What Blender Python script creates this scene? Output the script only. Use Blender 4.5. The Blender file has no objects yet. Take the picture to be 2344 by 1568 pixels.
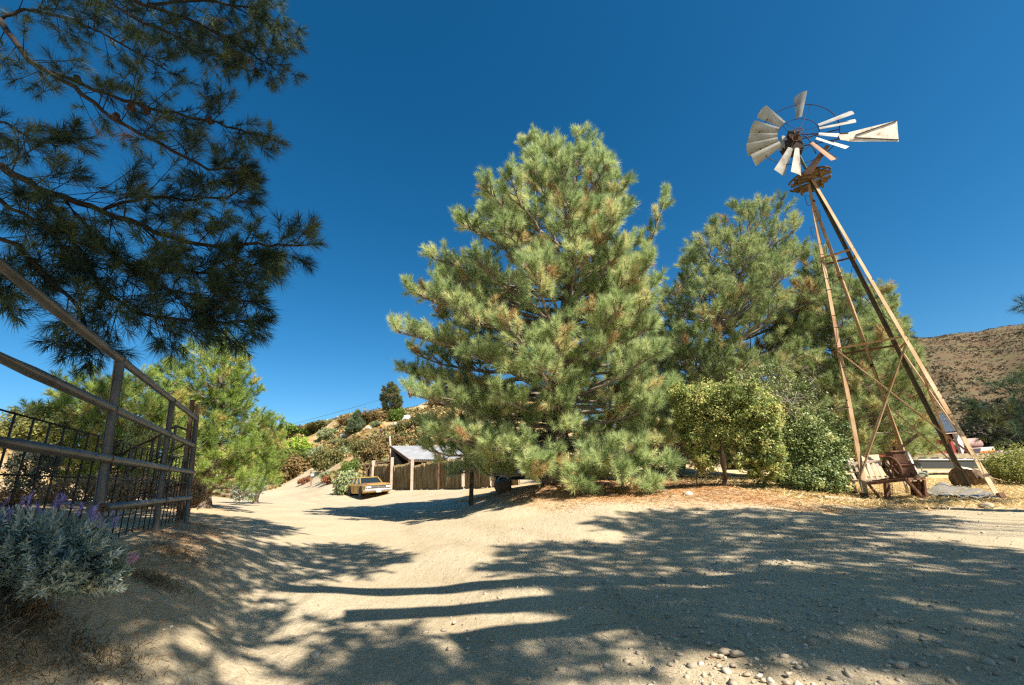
import bpy, math, random
import numpy as np
from mathutils import Vector, Matrix
R_ = math.radians
rng = np.random.default_rng(11)
random.seed(5)
SC = bpy.context.scene
COL = SC.collection

# ------------------------------------------------------------------ camera
EYE = 1.1
FPX = 2344 * 15 / 36.0            # focal length in survey units (photo measured on a 2344 x 1568 grid)
cam_rot = Matrix.Rotation(R_(90 + 17.2), 3, 'X') @ Matrix.Rotation(R_(-3.0), 3, 'Z')
cd = bpy.data.cameras.new('camera'); cd.lens = 15; cd.sensor_width = 36; cd.clip_end = 3000; cd.clip_start = 0.05
cam = bpy.data.objects.new('camera', cd); COL.objects.link(cam)
cam.matrix_world = Matrix.Translation((0, 0, EYE)) @ cam_rot.to_4x4()
SC.camera = cam
CR = np.array(cam_rot)
def ray(px, py):
    d = CR @ np.array([(px - 1172) / FPX, -(py - 784) / FPX, -1.0])
    return d
def at(px, py, Y):
    d = ray(px, py); t = Y / d[1]
    return np.array([d[0] * t, Y, EYE + d[2] * t])
def proj(P):
    P = np.atleast_2d(np.asarray(P, float)) - np.array([0, 0, EYE])
    q = P @ CR
    w = -q[:, 2]
    w = np.where(w > 1e-3, w, np.nan)
    return 1172 + q[:, 0] / w * FPX, 784 - q[:, 1] / w * FPX

# ------------------------------------------------------------------ light
SUN_AZ = R_(135); SUN_EL = R_(46)
SUN = np.array([math.sin(SUN_AZ) * math.cos(SUN_EL), math.cos(SUN_AZ) * math.cos(SUN_EL), math.sin(SUN_EL)])
w = bpy.data.worlds.new('World'); SC.world = w; w.use_nodes = True
nt = w.node_tree
bg = nt.nodes['Background']
sky = nt.nodes.new('ShaderNodeTexSky'); sky.sky_type = 'NISHITA'; sky.sun_disc = False
sky.sun_elevation = SUN_EL; sky.sun_rotation = SUN_AZ
sky.altitude = 1500; sky.air_density = 1.0; sky.dust_density = 1.2; sky.ozone_density = 4.0
hsv = nt.nodes.new('ShaderNodeHueSaturation'); hsv.inputs['Hue'].default_value = .49; hsv.inputs['Saturation'].default_value = 1.32; hsv.inputs['Value'].default_value = 1.06
nt.links.new(sky.outputs[0], hsv.inputs['Color']); nt.links.new(hsv.outputs[0], bg.inputs[0]); bg.inputs[1].default_value = 0.07
sl = bpy.data.lights.new('sun', 'SUN'); sl.energy = 5.0; sl.angle = R_(0.53); sl.color = (1.0, 0.92, 0.80)
so = bpy.data.objects.new('sun', sl); COL.objects.link(so)
so.rotation_euler = Vector(SUN).to_track_quat('Z', 'Y').to_euler()
so.location = (20, -20, 30)
SC.view_settings.view_transform = 'Standard'; SC.view_settings.look = 'None'
SC.view_settings.exposure = 0.95; SC.view_settings.gamma = 1.0
SC.render.engine = 'CYCLES'
SC.cycles.max_bounces = 5; SC.cycles.diffuse_bounces = 2; SC.cycles.transparent_max_bounces = 4
SC.cycles.use_denoising = False
SC.cycles.filter_width = 1.3
SC.cycles.sample_clamp_indirect = 3.0

# ------------------------------------------------------------------ terrain
CTRL = []
def cg(px, py, Y): CTRL.append(at(px, py, Y))
for x, y in [(0, 0), (0, 2), (1.5, 3), (-1.2, 3), (3, 3), (-2.2, 5), (0, 5), (3, 5), (6, 5), (-1, 8), (2, 8), (9, 6), (14, 6), (6, 0), (3, -5), (-2, -5), (10, -8),
             (0, -15), (20, -10), (25, 5), (0, -60), (60, -40), (-60, -60), (-3.3, 7), (-4, 9.5)]:
    CTRL.append(np.array([x, y, 0.0]))
for p in [(1078, 1157, 16.5), (1250, 1165, 11.5), (1400, 1170, 9.5), (1275, 1103, 14), (1400, 1120, 14), (1160, 1125, 17), (1660, 1115, 12), (1870, 1125, 12.3),
          (1980, 1144, 11.7), (2295, 1144, 10.1), (2240, 1112, 12.6), (2344, 1120, 12), (2150, 1080, 22), (2344, 1085, 22), (1560, 1090, 20), (1530, 1060, 28),
          (830, 1140, 34), (900, 1118, 36), (1010, 1119, 31), (1180, 1108, 27), (640, 1136, 45), (600, 1150, 27), (560, 1170, 16), (700, 1150, 27), (760, 1165, 19),
          (690, 1108, 60), (600, 1105, 70), (720, 1112, 50), (757, 1090, 50), (800, 1100, 44), (820, 1075, 47),
          (880, 1045, 52), (1000, 1040, 55), (1200, 1040, 60), (1400, 1050, 60), (1700, 1050, 60),
          (600, 1002, 130), (640, 991, 125), (700, 976, 120), (800, 957, 112), (870, 947, 106), (935, 935, 100), (1010, 915, 100), (1150, 905, 105),
          (1300, 950, 115), (1450, 1000, 130), (1700, 1030, 150), (640, 1045, 85), (720, 1030, 85), (800, 1010, 82), (870, 1000, 78), (930, 985, 76),
          (2190, 1046, 36), (2344, 1040, 36), (2150, 1010, 55), (2344, 1005, 55), (2080, 776, 165), (2200, 762, 170), (2344, 754, 175), (2500, 745, 180), (1950, 800, 180), (1800, 950, 230),
          (2100, 900, 100), (2344, 890, 100),
          (300, 1080, 150), (100, 1003, 160), (0, 1000, 160), (-150, 1000, 160), (200, 1040, 170), (500, 1050, 170),
          (100, 1110, 60), (300, 1120, 40), (450, 1130, 40), (100, 1150, 12), (250, 1160, 14), (420, 1150, 16)]:
    cg(*p)
for x, y, z in [(-3.0, 1.2, .62), (-2.2, 1.6, .55), (-2.7, 2.6, .64), (-3.5, 3.7, .68), (-4.3, 5.2, .68), (-5.4, 7.1, .66), (-6.3, 8.8, .5), (-3.4, -1, .6), (-4.5, 2, .7), (-6, 4, .7), (-8, 7, .6),
                (-1.75, 1.8, .28), (-2.1, 3.0, .3), (-2.8, 4.0, .34), (-3.5, 5.6, .34), (-1.35, 1.6, .06), (-1.5, 2.6, .02), (-2.2, 3.7, .02), (-2.8, 5.4, .03), (-1.9, 1.0, .3), (-1.4, 0, .05), (-2.1, -.6, .3)]:
    CTRL.append(np.array([x, y, z]))
CTRL = np.array(CTRL)
def warp(x, y):
    r = np.hypot(x, y); s = np.log1p(r / 3.0) / np.maximum(r, 1e-6)
    return np.stack([x * s, y * s], -1)
_U = warp(CTRL[:, 0], CTRL[:, 1])
_D = np.linalg.norm(_U[:, None] - _U[None], axis=2)
_n = len(_U)
_A = np.zeros((_n + 1, _n + 1)); _A[:_n, :_n] = np.sqrt(_D ** 2 + .03 ** 2) - np.eye(_n) * 0.004; _A[:_n, _n] = 1; _A[_n, :_n] = 1
_W = np.linalg.solve(_A, np.append(CTRL[:, 2], 0))
def gz(x, y):
    x = np.asarray(x, float); y = np.asarray(y, float); sh = x.shape
    x = x.ravel(); y = y.ravel(); out = np.empty(len(x))
    for i in range(0, len(x), 20000):
        u = warp(x[i:i + 20000], y[i:i + 20000])
        out[i:i + 20000] = np.sqrt(((u[:, None] - _U[None]) ** 2).sum(2) + .03 ** 2) @ _W[:_n] + _W[_n]
    r = np.hypot(x, y)
    a = np.clip(r / 40, .0, 1)
    wob = lambda s, k: np.sin(x * s + k) * np.cos(y * s * 1.13 + 2 * k) + .6 * np.sin((x * .8 + y * .6) * s * 1.9 + 3 * k)
    out += .012 * wob(1.7, 1.0) + .007 * wob(5.1, 2.0)
    hill = np.clip((r - 45) / 60, 0, 1)
    out += hill * (1.3 * wob(.11, .4) + .6 * wob(.31, 1.4))
    return out.reshape(sh)
def gz1(x, y): return float(gz(np.array([x]), np.array([y]))[0])
def hit(px, py, ymin=1.5, ymax=300):
    d = ray(px, py)
    Y = np.exp(np.linspace(math.log(ymin), math.log(ymax), 1200))
    X = d[0] / d[1] * Y; Z = EYE + d[2] / d[1] * Y
    below = Z <= gz(X, Y)
    k = int(np.argmax(below)) if below.any() else len(Y) - 1
    return np.array([X[k], Y[k], gz1(X[k], Y[k])])
def onground(px, Y, py=1090):
    p = at(px, py, Y); return np.array([p[0], Y, gz1(p[0], Y)])

# ------------------------------------------------------------------ materials
def new_mat(name):
    m = bpy.data.materials.new(name); m.use_nodes = True
    return m, m.node_tree.nodes, m.node_tree.links, m.node_tree.nodes['Principled BSDF']
def ramp(ns, stops):
    r = ns.new('ShaderNodeValToRGB'); e = r.color_ramp.elements
    e[0].position, e[0].color = stops[0][0], (*stops[0][1], 1)
    e[1].position, e[1].color = stops[-1][0], (*stops[-1][1], 1)
    for p, c in stops[1:-1]:
        k = e.new(p); k.color = (*c, 1)
    return r
def noise(ns, ls, scale, detail=6, stretch=None, rough=.6, coord='Object'):
    tc = ns.new('ShaderNodeTexCoord'); n = ns.new('ShaderNodeTexNoise'); n.inputs['Scale'].default_value = scale
    n.inputs['Detail'].default_value = detail; n.inputs['Roughness'].default_value = rough
    if stretch:
        mp = ns.new('ShaderNodeMapping'); mp.inputs['Scale'].default_value = stretch
        ls.new(tc.outputs[coord], mp.inputs[0]); ls.new(mp.outputs[0], n.inputs['Vector'])
    else: ls.new(tc.outputs[coord], n.inputs['Vector'])
    return n
def mat(name, stops, scale=6, rough=.8, bump=.3, bscale=None, stretch=None, metal=0.0, spec=.3, dist=.01):
    m, ns, ls, b = new_mat(name)
    n = noise(ns, ls, scale, 8, stretch)
    if isinstance(stops[0], (int, float)): stops = [(0.3, tuple(c * .8 for c in stops)), (0.7, stops)]
    r = ramp(ns, stops); ls.new(n.outputs['Fac'], r.inputs[0]); ls.new(r.outputs[0], b.inputs['Base Color'])
    b.inputs['Roughness'].default_value = rough; b.inputs['Metallic'].default_value = metal
    b.inputs['Specular IOR Level'].default_value = spec
    if bump:
        n2 = noise(ns, ls, bscale or scale * 4, 6, stretch)
        bp = ns.new('ShaderNodeBump'); bp.inputs['Strength'].default_value = bump; bp.inputs['Distance'].default_value = dist
        ls.new(n2.outputs['Fac'], bp.inputs['Height']); ls.new(bp.outputs[0], b.inputs['Normal'])
    return m
def leafmat(name, stops, trans=.3, rough=.55, spec=.25):
    m, ns, ls, b = new_mat(name)
    a = ns.new('ShaderNodeAttribute'); a.attribute_name = 'tint'
    r = ramp(ns, stops); ls.new(a.outputs['Fac'], r.inputs[0]); ls.new(r.outputs[0], b.inputs['Base Color'])
    b.inputs['Roughness'].default_value = rough; b.inputs['Specular IOR Level'].default_value = spec
    t = ns.new('ShaderNodeBsdfTranslucent'); ls.new(r.outputs[0], t.inputs[0])
    mx = ns.new('ShaderNodeMixShader'); mx.inputs[0].default_value = trans
    out = ns['Material Output']
    ls.new(b.outputs[0], mx.inputs[1]); ls.new(t.outputs[0], mx.inputs[2]); ls.new(mx.outputs[0], out.inputs[0])
    return m
def plain(name, c, rough=.5, metal=0, spec=.5):
    m, ns, ls, b = new_mat(name)
    b.inputs['Base Color'].default_value = (*c, 1); b.inputs['Roughness'].default_value = rough; b.inputs['Metallic'].default_value = metal
    b.inputs['Specular IOR Level'].default_value = spec
    return m
NEEDLE = leafmat('needles_blue_green', [(0, (.18, .25, .10)), (.3, (.38, .49, .21)), (.6, (.60, .69, .33)), (.8, (.78, .77, .40)), (.9, (.74, .53, .24)), (1, (.44, .25, .12))], .38)
NEEDLE_B = leafmat('needles_deep_green', [(0, (.14, .19, .075)), (.3, (.29, .37, .15)), (.6, (.45, .53, .23)), (.8, (.58, .60, .28)), (.9, (.60, .43, .19)), (1, (.36, .20, .10))], .3)
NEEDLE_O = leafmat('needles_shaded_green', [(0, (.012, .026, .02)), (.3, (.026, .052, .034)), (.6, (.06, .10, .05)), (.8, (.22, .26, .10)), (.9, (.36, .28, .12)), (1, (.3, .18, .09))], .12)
NEEDLE_Y = leafmat('needles_yellow_green', [(0, (.09, .15, .04)), (.3, (.21, .31, .065)), (.65, (.38, .48, .11)), (.88, (.56, .58, .17)), (1, (.55, .36, .12))], .25)
NEEDLE_D = leafmat('needles_dark', [(0, (.025, .05, .04)), (.4, (.05, .09, .06)), (.7, (.10, .15, .07)), (1, (.20, .20, .07))], .2)
BARK = mat('bark', [(.3, (.10, .07, .05)), (.55, (.24, .18, .13)), (.75, (.34, .27, .20))], 6, .9, .8, 14, (1, 1, .3), dist=.04)
BARK_G = mat('grey_twig_bark', [(.3, (.16, .12, .09)), (.7, (.38, .31, .25))], 9, .9, .4)
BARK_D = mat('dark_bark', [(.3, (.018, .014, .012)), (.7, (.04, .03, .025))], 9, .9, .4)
OAKLEAF = leafmat('oak_leaves', [(0, (.10, .15, .04)), (.35, (.30, .37, .12)), (.7, (.60, .62, .20)), (.9, (.76, .70, .30)), (1, (.60, .38, .17))], .35, .45, .4)
def bushmat(name, d, m_, l): return leafmat(name, [(0, d), (.5, m_), (1, l)], .2)
GALV = mat('galvanised_pipe', [(.3, (.09, .092, .09)), (.55, (.17, .17, .165)), (.74, (.20, .16, .12))], 5, .5, .15, 40, metal=.5)
PIPE_RUST = mat('rust_weld', [(.3, (.10, .05, .03)), (.7, (.25, .12, .06))], 20, .9, .4)
WIRE = plain('dark_wire', (.06, .06, .06), .6, .6)
WOODG = mat('weathered_wood', [(.25, (.16, .12, .07)), (.5, (.34, .27, .17)), (.72, (.52, .45, .34))], 5, .9, .5, 12, (1, 1, .12))
WOODFENCE = mat('lichen_stained_boards', [(.30, (.09, .06, .02)), (.44, (.19, .135, .045)), (.55, (.28, .22, .12)), (.7, (.42, .36, .27))], 3.2, .9, .5, 12, (3, 3, .3))
WOODL = mat('pale_bench_wood', [(.3, (.42, .32, .24)), (.7, (.68, .56, .44))], 5, .8, .3, 14, (1, 1, 1))
WOODD = mat('dark_old_wood', [(.25, (.05, .03, .018)), (.5, (.14, .09, .05)), (.75, (.30, .22, .13))], 4, .95, .8, 12, (1, 3, 1), dist=.02)
STEEL = mat('rust_streaked_paint', [(.3, (.34, .16, .07)), (.46, (.47, .30, .15)), (.62, (.57, .42, .25)), (.78, (.66, .58, .42))], 2.2, .7, .25, 30, (1, 1, .5))
STEELR = mat('rusty_steel', [(.3, (.07, .035, .022)), (.55, (.17, .085, .05)), (.75, (.30, .17, .10))], 6, .85, .5, 30)
STEELP = mat('orange_brown_pipe', [(.3, (.38, .20, .09)), (.6, (.55, .36, .18)), (.8, (.62, .50, .34))], 3, .6, .2, 30)
STEELSH = mat('shade_side_paint', [(.3, (.07, .055, .035)), (.6, (.13, .11, .07)), (.8, (.20, .16, .10))], 3, .7, .25, 30)  # darker leg paint, the shade on the back right leg put into its colour
DKMET = mat('dark_rust', [(.3, (.025, .018, .014)), (.7, (.09, .055, .04))], 10, .8, .5, 30)
BLADE = mat('weathered_tin', [(.28, (.34, .20, .11)), (.42, (.38, .36, .31)), (.62, (.52, .50, .44)), (.8, (.48, .38, .26))], 2.8, .6, .1, 20, metal=.1)
BLADED = mat('rust_red_tin', [(.3, (.30, .13, .07)), (.7, (.50, .28, .17))], 4, .7, .1, 20)
VANE = mat('flaking_white_vane', [(.30, (.36, .17, .09)), (.40, (.72, .60, .44)), (.55, (.84, .78, .65)), (.75, (.82, .72, .58))], 5, .6, .1, 20)
GLASS_D = plain('dark_glass', (.03, .05, .06), .08, 0, .8)
BLACK = plain('black_rubber', (.02, .02, .02), .8)
CHROME = plain('dull_chrome', (.75, .75, .72), .25, .9)
WHITE = mat('white_paint', [(.3, (.62, .60, .56)), (.7, (.80, .79, .76))], 6, .6, .1)

# ------------------------------------------------------------------ mesh helpers
OFF = {}
def finish(o, name, parent):
    if parent is not None:
        o.parent = parent; OFF[o.name] = OFF[parent.name]
    COL.objects.link(o)
    return o
def tag(o, label=None, cat=None, group=None, kind=None):
    if label: o['label'] = label
    if cat: o['category'] = cat
    if group: o['group'] = group
    if kind: o['kind'] = kind
    return o
def thing(name, loc, label, cat, group=None):
    o = bpy.data.objects.new(name, None); o.location = tuple(float(v) for v in loc); o.empty_display_size = .2
    COL.objects.link(o); OFF[o.name] = np.array(loc, float)
    return tag(o, label, cat, group)
def link_np(name, V, faces, material, parent=None, tint=None, smooth=False, loc=None):
    """faces: (m,3) or (m,4) int array, or list of such arrays"""
    if not isinstance(faces, (list, tuple)): faces = [faces]
    off = OFF[parent.name] if parent is not None else (np.array(loc, float) if loc is not None else np.zeros(3))
    V = np.asarray(V, float) - off
    me = bpy.data.meshes.new(name)
    me.vertices.add(len(V)); me.vertices.foreach_set('co', V.astype(np.float32).ravel())
    tot = sum(f.size for f in faces); cnt = sum(len(f) for f in faces)
    me.loops.add(tot); me.polygons.add(cnt)
    me.loops.foreach_set('vertex_index', np.concatenate([f.ravel() for f in faces]).astype(np.int32))
    sizes = np.concatenate([np.full(len(f), f.shape[1]) for f in faces]).astype(np.int32)
    starts = np.concatenate([[0], np.cumsum(sizes)[:-1]]).astype(np.int32)
    me.polygons.foreach_set('loop_start', starts)
    try: me.polygons.foreach_set('loop_total', sizes)
    except Exception: pass
    if smooth: me.polygons.foreach_set('use_smooth', np.ones(cnt, bool))
    me.update(calc_edges=True)
    if tint is not None:
        a = me.attributes.new('tint', 'FLOAT', 'POINT'); a.data.foreach_set('value', np.clip(tint, 0, 1).astype(np.float32))
    me.materials.append(material)
    o = bpy.data.objects.new(name, me)
    if parent is None and loc is not None: o.location = tuple(float(v) for v in loc)
    OFF[o.name] = off
    return finish(o, name, parent)
def unit(v):
    v = np.asarray(v, float); return v / (np.linalg.norm(v) + 1e-12)
def frame(d, up=(0, 0, 1)):
    d = unit(d); u = np.array(up, float)
    if abs(d @ unit(u)) > .97: u = np.array([1.0, 0, 0])
    s = unit(np.cross(d, u)); return d, s, np.cross(s, d)
class MB:
    def __init__(s): s.V = []; s.F = []; s.n = 0; s.sm = []
    def add(s, V, F, smooth=False):
        V = np.asarray(V, float); s.V.append(V)
        for f in F: s.F.append(tuple(int(i) + s.n for i in f)); s.sm.append(smooth)
        s.n += len(V); return s
    def box(s, c, size, ax=None):
        c = np.asarray(c, float); h = np.asarray(size, float) / 2
        A = np.eye(3) if ax is None else np.array([unit(a) for a in ax])
        P = [c + A[0] * h[0] * i + A[1] * h[1] * j + A[2] * h[2] * k for i in (-1, 1) for j in (-1, 1) for k in (-1, 1)]
        return s.add(P, [(0, 1, 3, 2), (4, 6, 7, 5), (0, 4, 5, 1), (2, 3, 7, 6), (0, 2, 6, 4), (1, 5, 7, 3)])
    def bar(s, a, b, w, t, up=(0, 0, 1), w2=None, t2=None):
        a = np.asarray(a, float); b = np.asarray(b, float); d, x, y = frame(b - a, up)
        w2 = w if w2 is None else w2; t2 = t if t2 is None else t2
        P = [p + x * ww / 2 * i + y * tt / 2 * j for p, ww, tt in ((a, w, t), (b, w2, t2)) for i, j in ((-1, -1), (1, -1), (1, 1), (-1, 1))]
        return s.add(P, [(0, 1, 2, 3), (7, 6, 5, 4), (0, 4, 5, 1), (1, 5, 6, 2), (2, 6, 7, 3), (3, 7, 4, 0)])
    def tube(s, path, r, n=8, caps=True, smooth=True):
        path = [np.asarray(p, float) for p in path]; m = len(path)
        rs = r if hasattr(r, '__len__') else [r] * m
        V = []
        prev = None
        for i, p in enumerate(path):
            d = unit(path[min(i + 1, m - 1)] - path[max(i - 1, 0)])
            if prev is None: _, x, y = frame(d)
            else:
                x = unit(prev - d * (prev @ d)); y = np.cross(d, x)
            prev = x
            for k in range(n):
                a = 2 * math.pi * k / n; V.append(p + rs[i] * (x * math.cos(a) + y * math.sin(a)))
        F = [(i * n + k, i * n + (k + 1) % n, (i + 1) * n + (k + 1) % n, (i + 1) * n + k) for i in range(m - 1) for k in range(n)]
        s.add(V, F, smooth)
        if caps:
            s.add([V[k] for k in range(n)], [tuple(range(n))[::-1]]); s.add([V[(m - 1) * n + k] for k in range(n)], [tuple(range(n))])
        return s
    def ring(s, c, ax, R, r, n=32, k=6):
        a, x, y = frame(ax)
        V = []; 
        for i in range(n):
            t = 2 * math.pi * i / n; rad = x * math.cos(t) + y * math.sin(t)
            for j in range(k):
                q = 2 * math.pi * j / k; V.append(c + rad * (R + r * math.cos(q)) + a * r * math.sin(q))
        F = [(i * k + j, i * k + (j + 1) % k, ((i + 1) % n) * k + (j + 1) % k, ((i + 1) % n) * k + j) for i in range(n) for j in range(k)]
        return s.add(V, F, True)
    def prism(s, pts, vec):
        pts = np.asarray(pts, float); n = len(pts); v = np.asarray(vec, float)
        V = list(pts) + list(pts + v)
        return s.add(V, [tuple(range(n))[::-1], tuple(range(n, 2 * n))] + [(i, (i + 1) % n, (i + 1) % n + n, i + n) for i in range(n)])
    def sheet(s, G, t=None):
        """G: (a,b,3) grid of points"""
        G = np.asarray(G, float); a, b = G.shape[:2]
        F = [(i * b + j, i * b + j + 1, (i + 1) * b + j + 1, (i + 1) * b + j) for i in range(a - 1) for j in range(b - 1)]
        return s.add(G.reshape(-1, 3), F, True)
    def blob(s, c, r, jit=.2, seed=0, n=2):
        rg = np.random.default_rng(seed)
        V = []; F = []; nu, nv = 8, 6
        for i in range(nv + 1):
            for j in range(nu):
                ph = math.pi * i / nv; th = 2 * math.pi * j / nu
                V.append([math.sin(ph) * math.cos(th), math.sin(ph) * math.sin(th), math.cos(ph)])
        V = np.array(V); J = 1 + jit * (rg.random((nv + 1, nu)) - .5) * 2; J[0] = J[0, 0]; J[-1] = J[-1, 0]
        V = V * J.reshape(-1, 1) * np.asarray(r) + c
        F = [(i * nu + j, (i + 1) * nu + j, (i + 1) * nu + (j + 1) % nu, i * nu + (j + 1) % nu) for i in range(nv) for j in range(nu)]
        return s.add(V, F, False)
    def build(s, name, material, parent=None, loc=None, bevel=0):
        off = OFF[parent.name] if parent is not None else (np.array(loc, float) if loc is not None else np.zeros(3))
        V = np.concatenate(s.V) - off
        me = bpy.data.meshes.new(name); me.from_pydata(V.tolist(), [], s.F)
        me.polygons.foreach_set('use_smooth', np.array(s.sm, bool)); me.update()
        me.materials.append(material)
        o = bpy.data.objects.new(name, me)
        if parent is None and loc is not None: o.location = tuple(float(v) for v in loc)
        OFF[o.name] = off
        if bevel:
            b = o.modifiers.new('bevel', 'BEVEL'); b.width = bevel; b.segments = 2; b.limit_method = 'ANGLE'
        return finish(o, name, parent)
def copy_thing(o, loc, rz=0.0, scale=1.0, label=None):
    c = o.copy(); COL.objects.link(c); c.location = tuple(float(v) for v in loc); c.rotation_euler = (0, 0, rz)
    c.scale = (scale,) * 3 if not hasattr(scale, '__len__') else scale
    if label: c['label'] = label
    for ch in o.children:
        k = ch.copy(); k.parent = c; COL.objects.link(k)
    return c

# ------------------------------------------------------------------ foliage generators
def needles(P, D, L, T, K, nl, nw, seg=1, sag=.0, seed=1, open_=(85, 22)):
    """tufts: P start (n,3), D direction (n,3), L shoot length (n,), T tint (n,)"""
    rg = np.random.default_rng(seed)
    n = len(P); N = n * K
    ix = np.repeat(np.arange(n), K)
    t = rg.random(N) ** .8
    Dn = D / (np.linalg.norm(D, axis=1, keepdims=True) + 1e-9)
    base = P[ix] + Dn[ix] * (L[ix] * t)[:, None]
    A = np.cross(Dn, np.array([.31, .17, .93])); A /= np.linalg.norm(A, axis=1, keepdims=True) + 1e-9
    B = np.cross(Dn, A)
    th = np.radians(open_[0] + (open_[1] - open_[0]) * t + rg.normal(0, 10, N)); ph = rg.random(N) * 2 * np.pi
    nd = Dn[ix] * np.cos(th)[:, None] + (A[ix] * np.cos(ph)[:, None] + B[ix] * np.sin(ph)[:, None]) * np.sin(th)[:, None]
    tz = rg.uniform(.72, 1.32, n)
    ln = nl * (.7 + .45 * rg.random(N)) * tz[ix]
    side = np.cross(nd, rg.normal(size=(N, 3))); side /= np.linalg.norm(side, axis=1, keepdims=True) + 1e-9
    side *= (nw * .5 * (.8 + .4 * rg.random(N)))[:, None]
    tip = base + nd * ln[:, None]; tip[:, 2] -= sag * ln
    tn = np.clip(T[ix] + rg.normal(0, .07, N), 0, 1)
    if seg == 1:
        V = np.stack([base - side, base + side, tip], 1).reshape(-1, 3)
        F = np.arange(N * 3).reshape(-1, 3)
        return V, [F], np.repeat(tn, 3)
    mid = base + nd * (ln * .5)[:, None]; mid[:, 2] -= sag * ln * .12
    V = np.stack([base - side, base + side, mid + side * .9, mid - side * .9, tip], 1).reshape(-1, 3)
    b = np.arange(N)[:, None] * 5
    return V, [b + np.array([[0, 1, 2, 3]]), b + np.array([[3, 2, 4]])], np.repeat(tn, 5)
def bez(a, b, c, n):
    t = np.linspace(0, 1, n)[:, None]; return (1 - t) ** 2 * a + 2 * t * (1 - t) * b + t * t * c
class Tree:
    """collects tufts and branch tubes"""
    def __init__(s, seed): s.rg = np.random.default_rng(seed); s.P = []; s.D = []; s.L = []; s.T = []; s.wood = MB(); s.trunk = MB()
    def tuft(s, p, d, L=.22, t=.4):
        s.P.append(p); s.D.append(d); s.L.append(L); s.T.append(t)
    def twig(s, p, d, ln, rad, L, nsub=2, lift=.25):
        d = unit(d); e = p + d * ln + np.array([0, 0, lift * ln * .5])
        path = bez(p, p + d * ln * .55, e, 4)
        s.wood.tube(path, [rad, rad * .8, rad * .6, rad * .45], 4, False)
        ed = unit(path[-1] - path[-2])
        tt = float(np.clip(s.rg.normal(.47, .19), 0, .8))
        if s.rg.random() < .06: tt = .93
        s.tuft(e - ed * L * .5, ed, L, tt)
        for k in range(nsub):
            f = .35 + .6 * s.rg.random(); q = p + (e - p) * f
            sd = unit(ed * .6 + s.rg.normal(0, .55, 3) + np.array([0, 0, .3]))
            l2 = ln * .3 * (.5 + s.rg.random()); q2 = q + sd * l2
            s.wood.tube([q, q2], [rad * .5, rad * .35], 3, False)
            s.tuft(q2 - sd * L * .3, sd, L * .9, float(np.clip(tt + s.rg.normal(0, .08), 0, 1)))
    def limb(s, a, c, sagup, rad, ntw, twl, L, start=.25, nsub=2, lift=.25, side=.8):
        a = np.asarray(a, float); c = np.asarray(c, float)
        R = np.linalg.norm(c - a)
        m = (a + c) / 2 + np.array([0, 0, -sagup * R])
        path = bez(a, m, c, 7); path[1:-1] += s.rg.normal(0, R * .012, (5, 3))
        s.wood.tube(path, [rad * (1 - .8 * i / 6) for i in range(7)], 5, False)
        hor = unit(np.cross(c - a, [0, 0, 1]))
        for k in range(ntw):
            f = start + (1 - start) * (k + .6 * s.rg.random()) / ntw
            x = f * 6; i = min(int(x), 5); p = path[i] + (path[i + 1] - path[i]) * (x - i)
            d = unit(path[i + 1] - path[i]) * .75 + hor * side * (1 if k % 2 else -1) * (.6 + .6 * s.rg.random()) + s.rg.normal(0, .22, 3) + np.array([0, 0, .15])
            s.twig(p, d, twl * (1.15 - .7 * f) * (.7 + .6 * s.rg.random()), rad * .3 + .004, L, nsub, lift)
        ed = unit(path[-1] - path[-2]); s.twig(c - ed * .05, ed + np.array([0, 0, lift]), twl * .3, rad * .25, L, 3, lift)
    def finish(s, root, K, nl, nw, nmat, wmat, tmat, seg=1, sag=0., seed=3, open_=(85, 22), names=('trunk', 'branches', 'crown')):
        if s.trunk.n: s.trunk.build(names[0], tmat, root)
        if s.wood.n: s.wood.build(names[1], wmat, root)
        V, F, tn = needles(np.array(s.P), np.array(s.D), np.array(s.L), np.array(s.T), K, nl, nw, seg, sag, seed, open_)
        return link_np(names[2], V, F, nmat, root, tn)
def leaves(blobs, size, seed=0, upb=.5, clump=.13, tlo=.1, thi=.75, inner=.55, sub=40):
    rg = np.random.default_rng(seed); Ps = []; Ts = []; Ns = []
    for c, r, n in blobs:
        c = np.asarray(c, float); r = np.asarray(r, float) * np.ones(3)
        m = max(int(n / sub), 5)
        d = rg.normal(size=(m, 3)); d /= np.linalg.norm(d, axis=1, keepdims=True)
        rad = inner + (1.02 - inner) * rg.random(m) ** .6
        cc = c + d * r * rad[:, None]; ct = rg.uniform(tlo, thi, m)
        k = rg.integers(0, m, n)
        q = cc[k] + rg.normal(size=(n, 3)) * r.mean() * clump * (0.6 + .8 * rg.random(m))[k][:, None]
        Ps.append(q); Ts.append(ct[k] + rg.normal(0, .1, n)); Ns.append(unit_rows((q - c) / r))
    P = np.concatenate(Ps); T = np.concatenate(Ts); O = np.concatenate(Ns); n = len(P)
    N = O * .5 + rg.normal(0, .6, (n, 3)) + np.array([0, 0, upb]); N = unit_rows(N)
    A = unit_rows(np.cross(N, rg.normal(size=(n, 3)))); B = np.cross(N, A)
    s = size * (.65 + .7 * rg.random(n))[:, None]
    V = np.stack([P - A * s, P + B * s * .5, P + A * s, P - B * s * .5], 1).reshape(-1, 3)
    return V, [np.arange(n * 4).reshape(-1, 4)], np.repeat(np.clip(T, 0, 1), 4)
def unit_rows(a): return a / (np.linalg.norm(a, axis=1, keepdims=True) + 1e-9)

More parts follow.
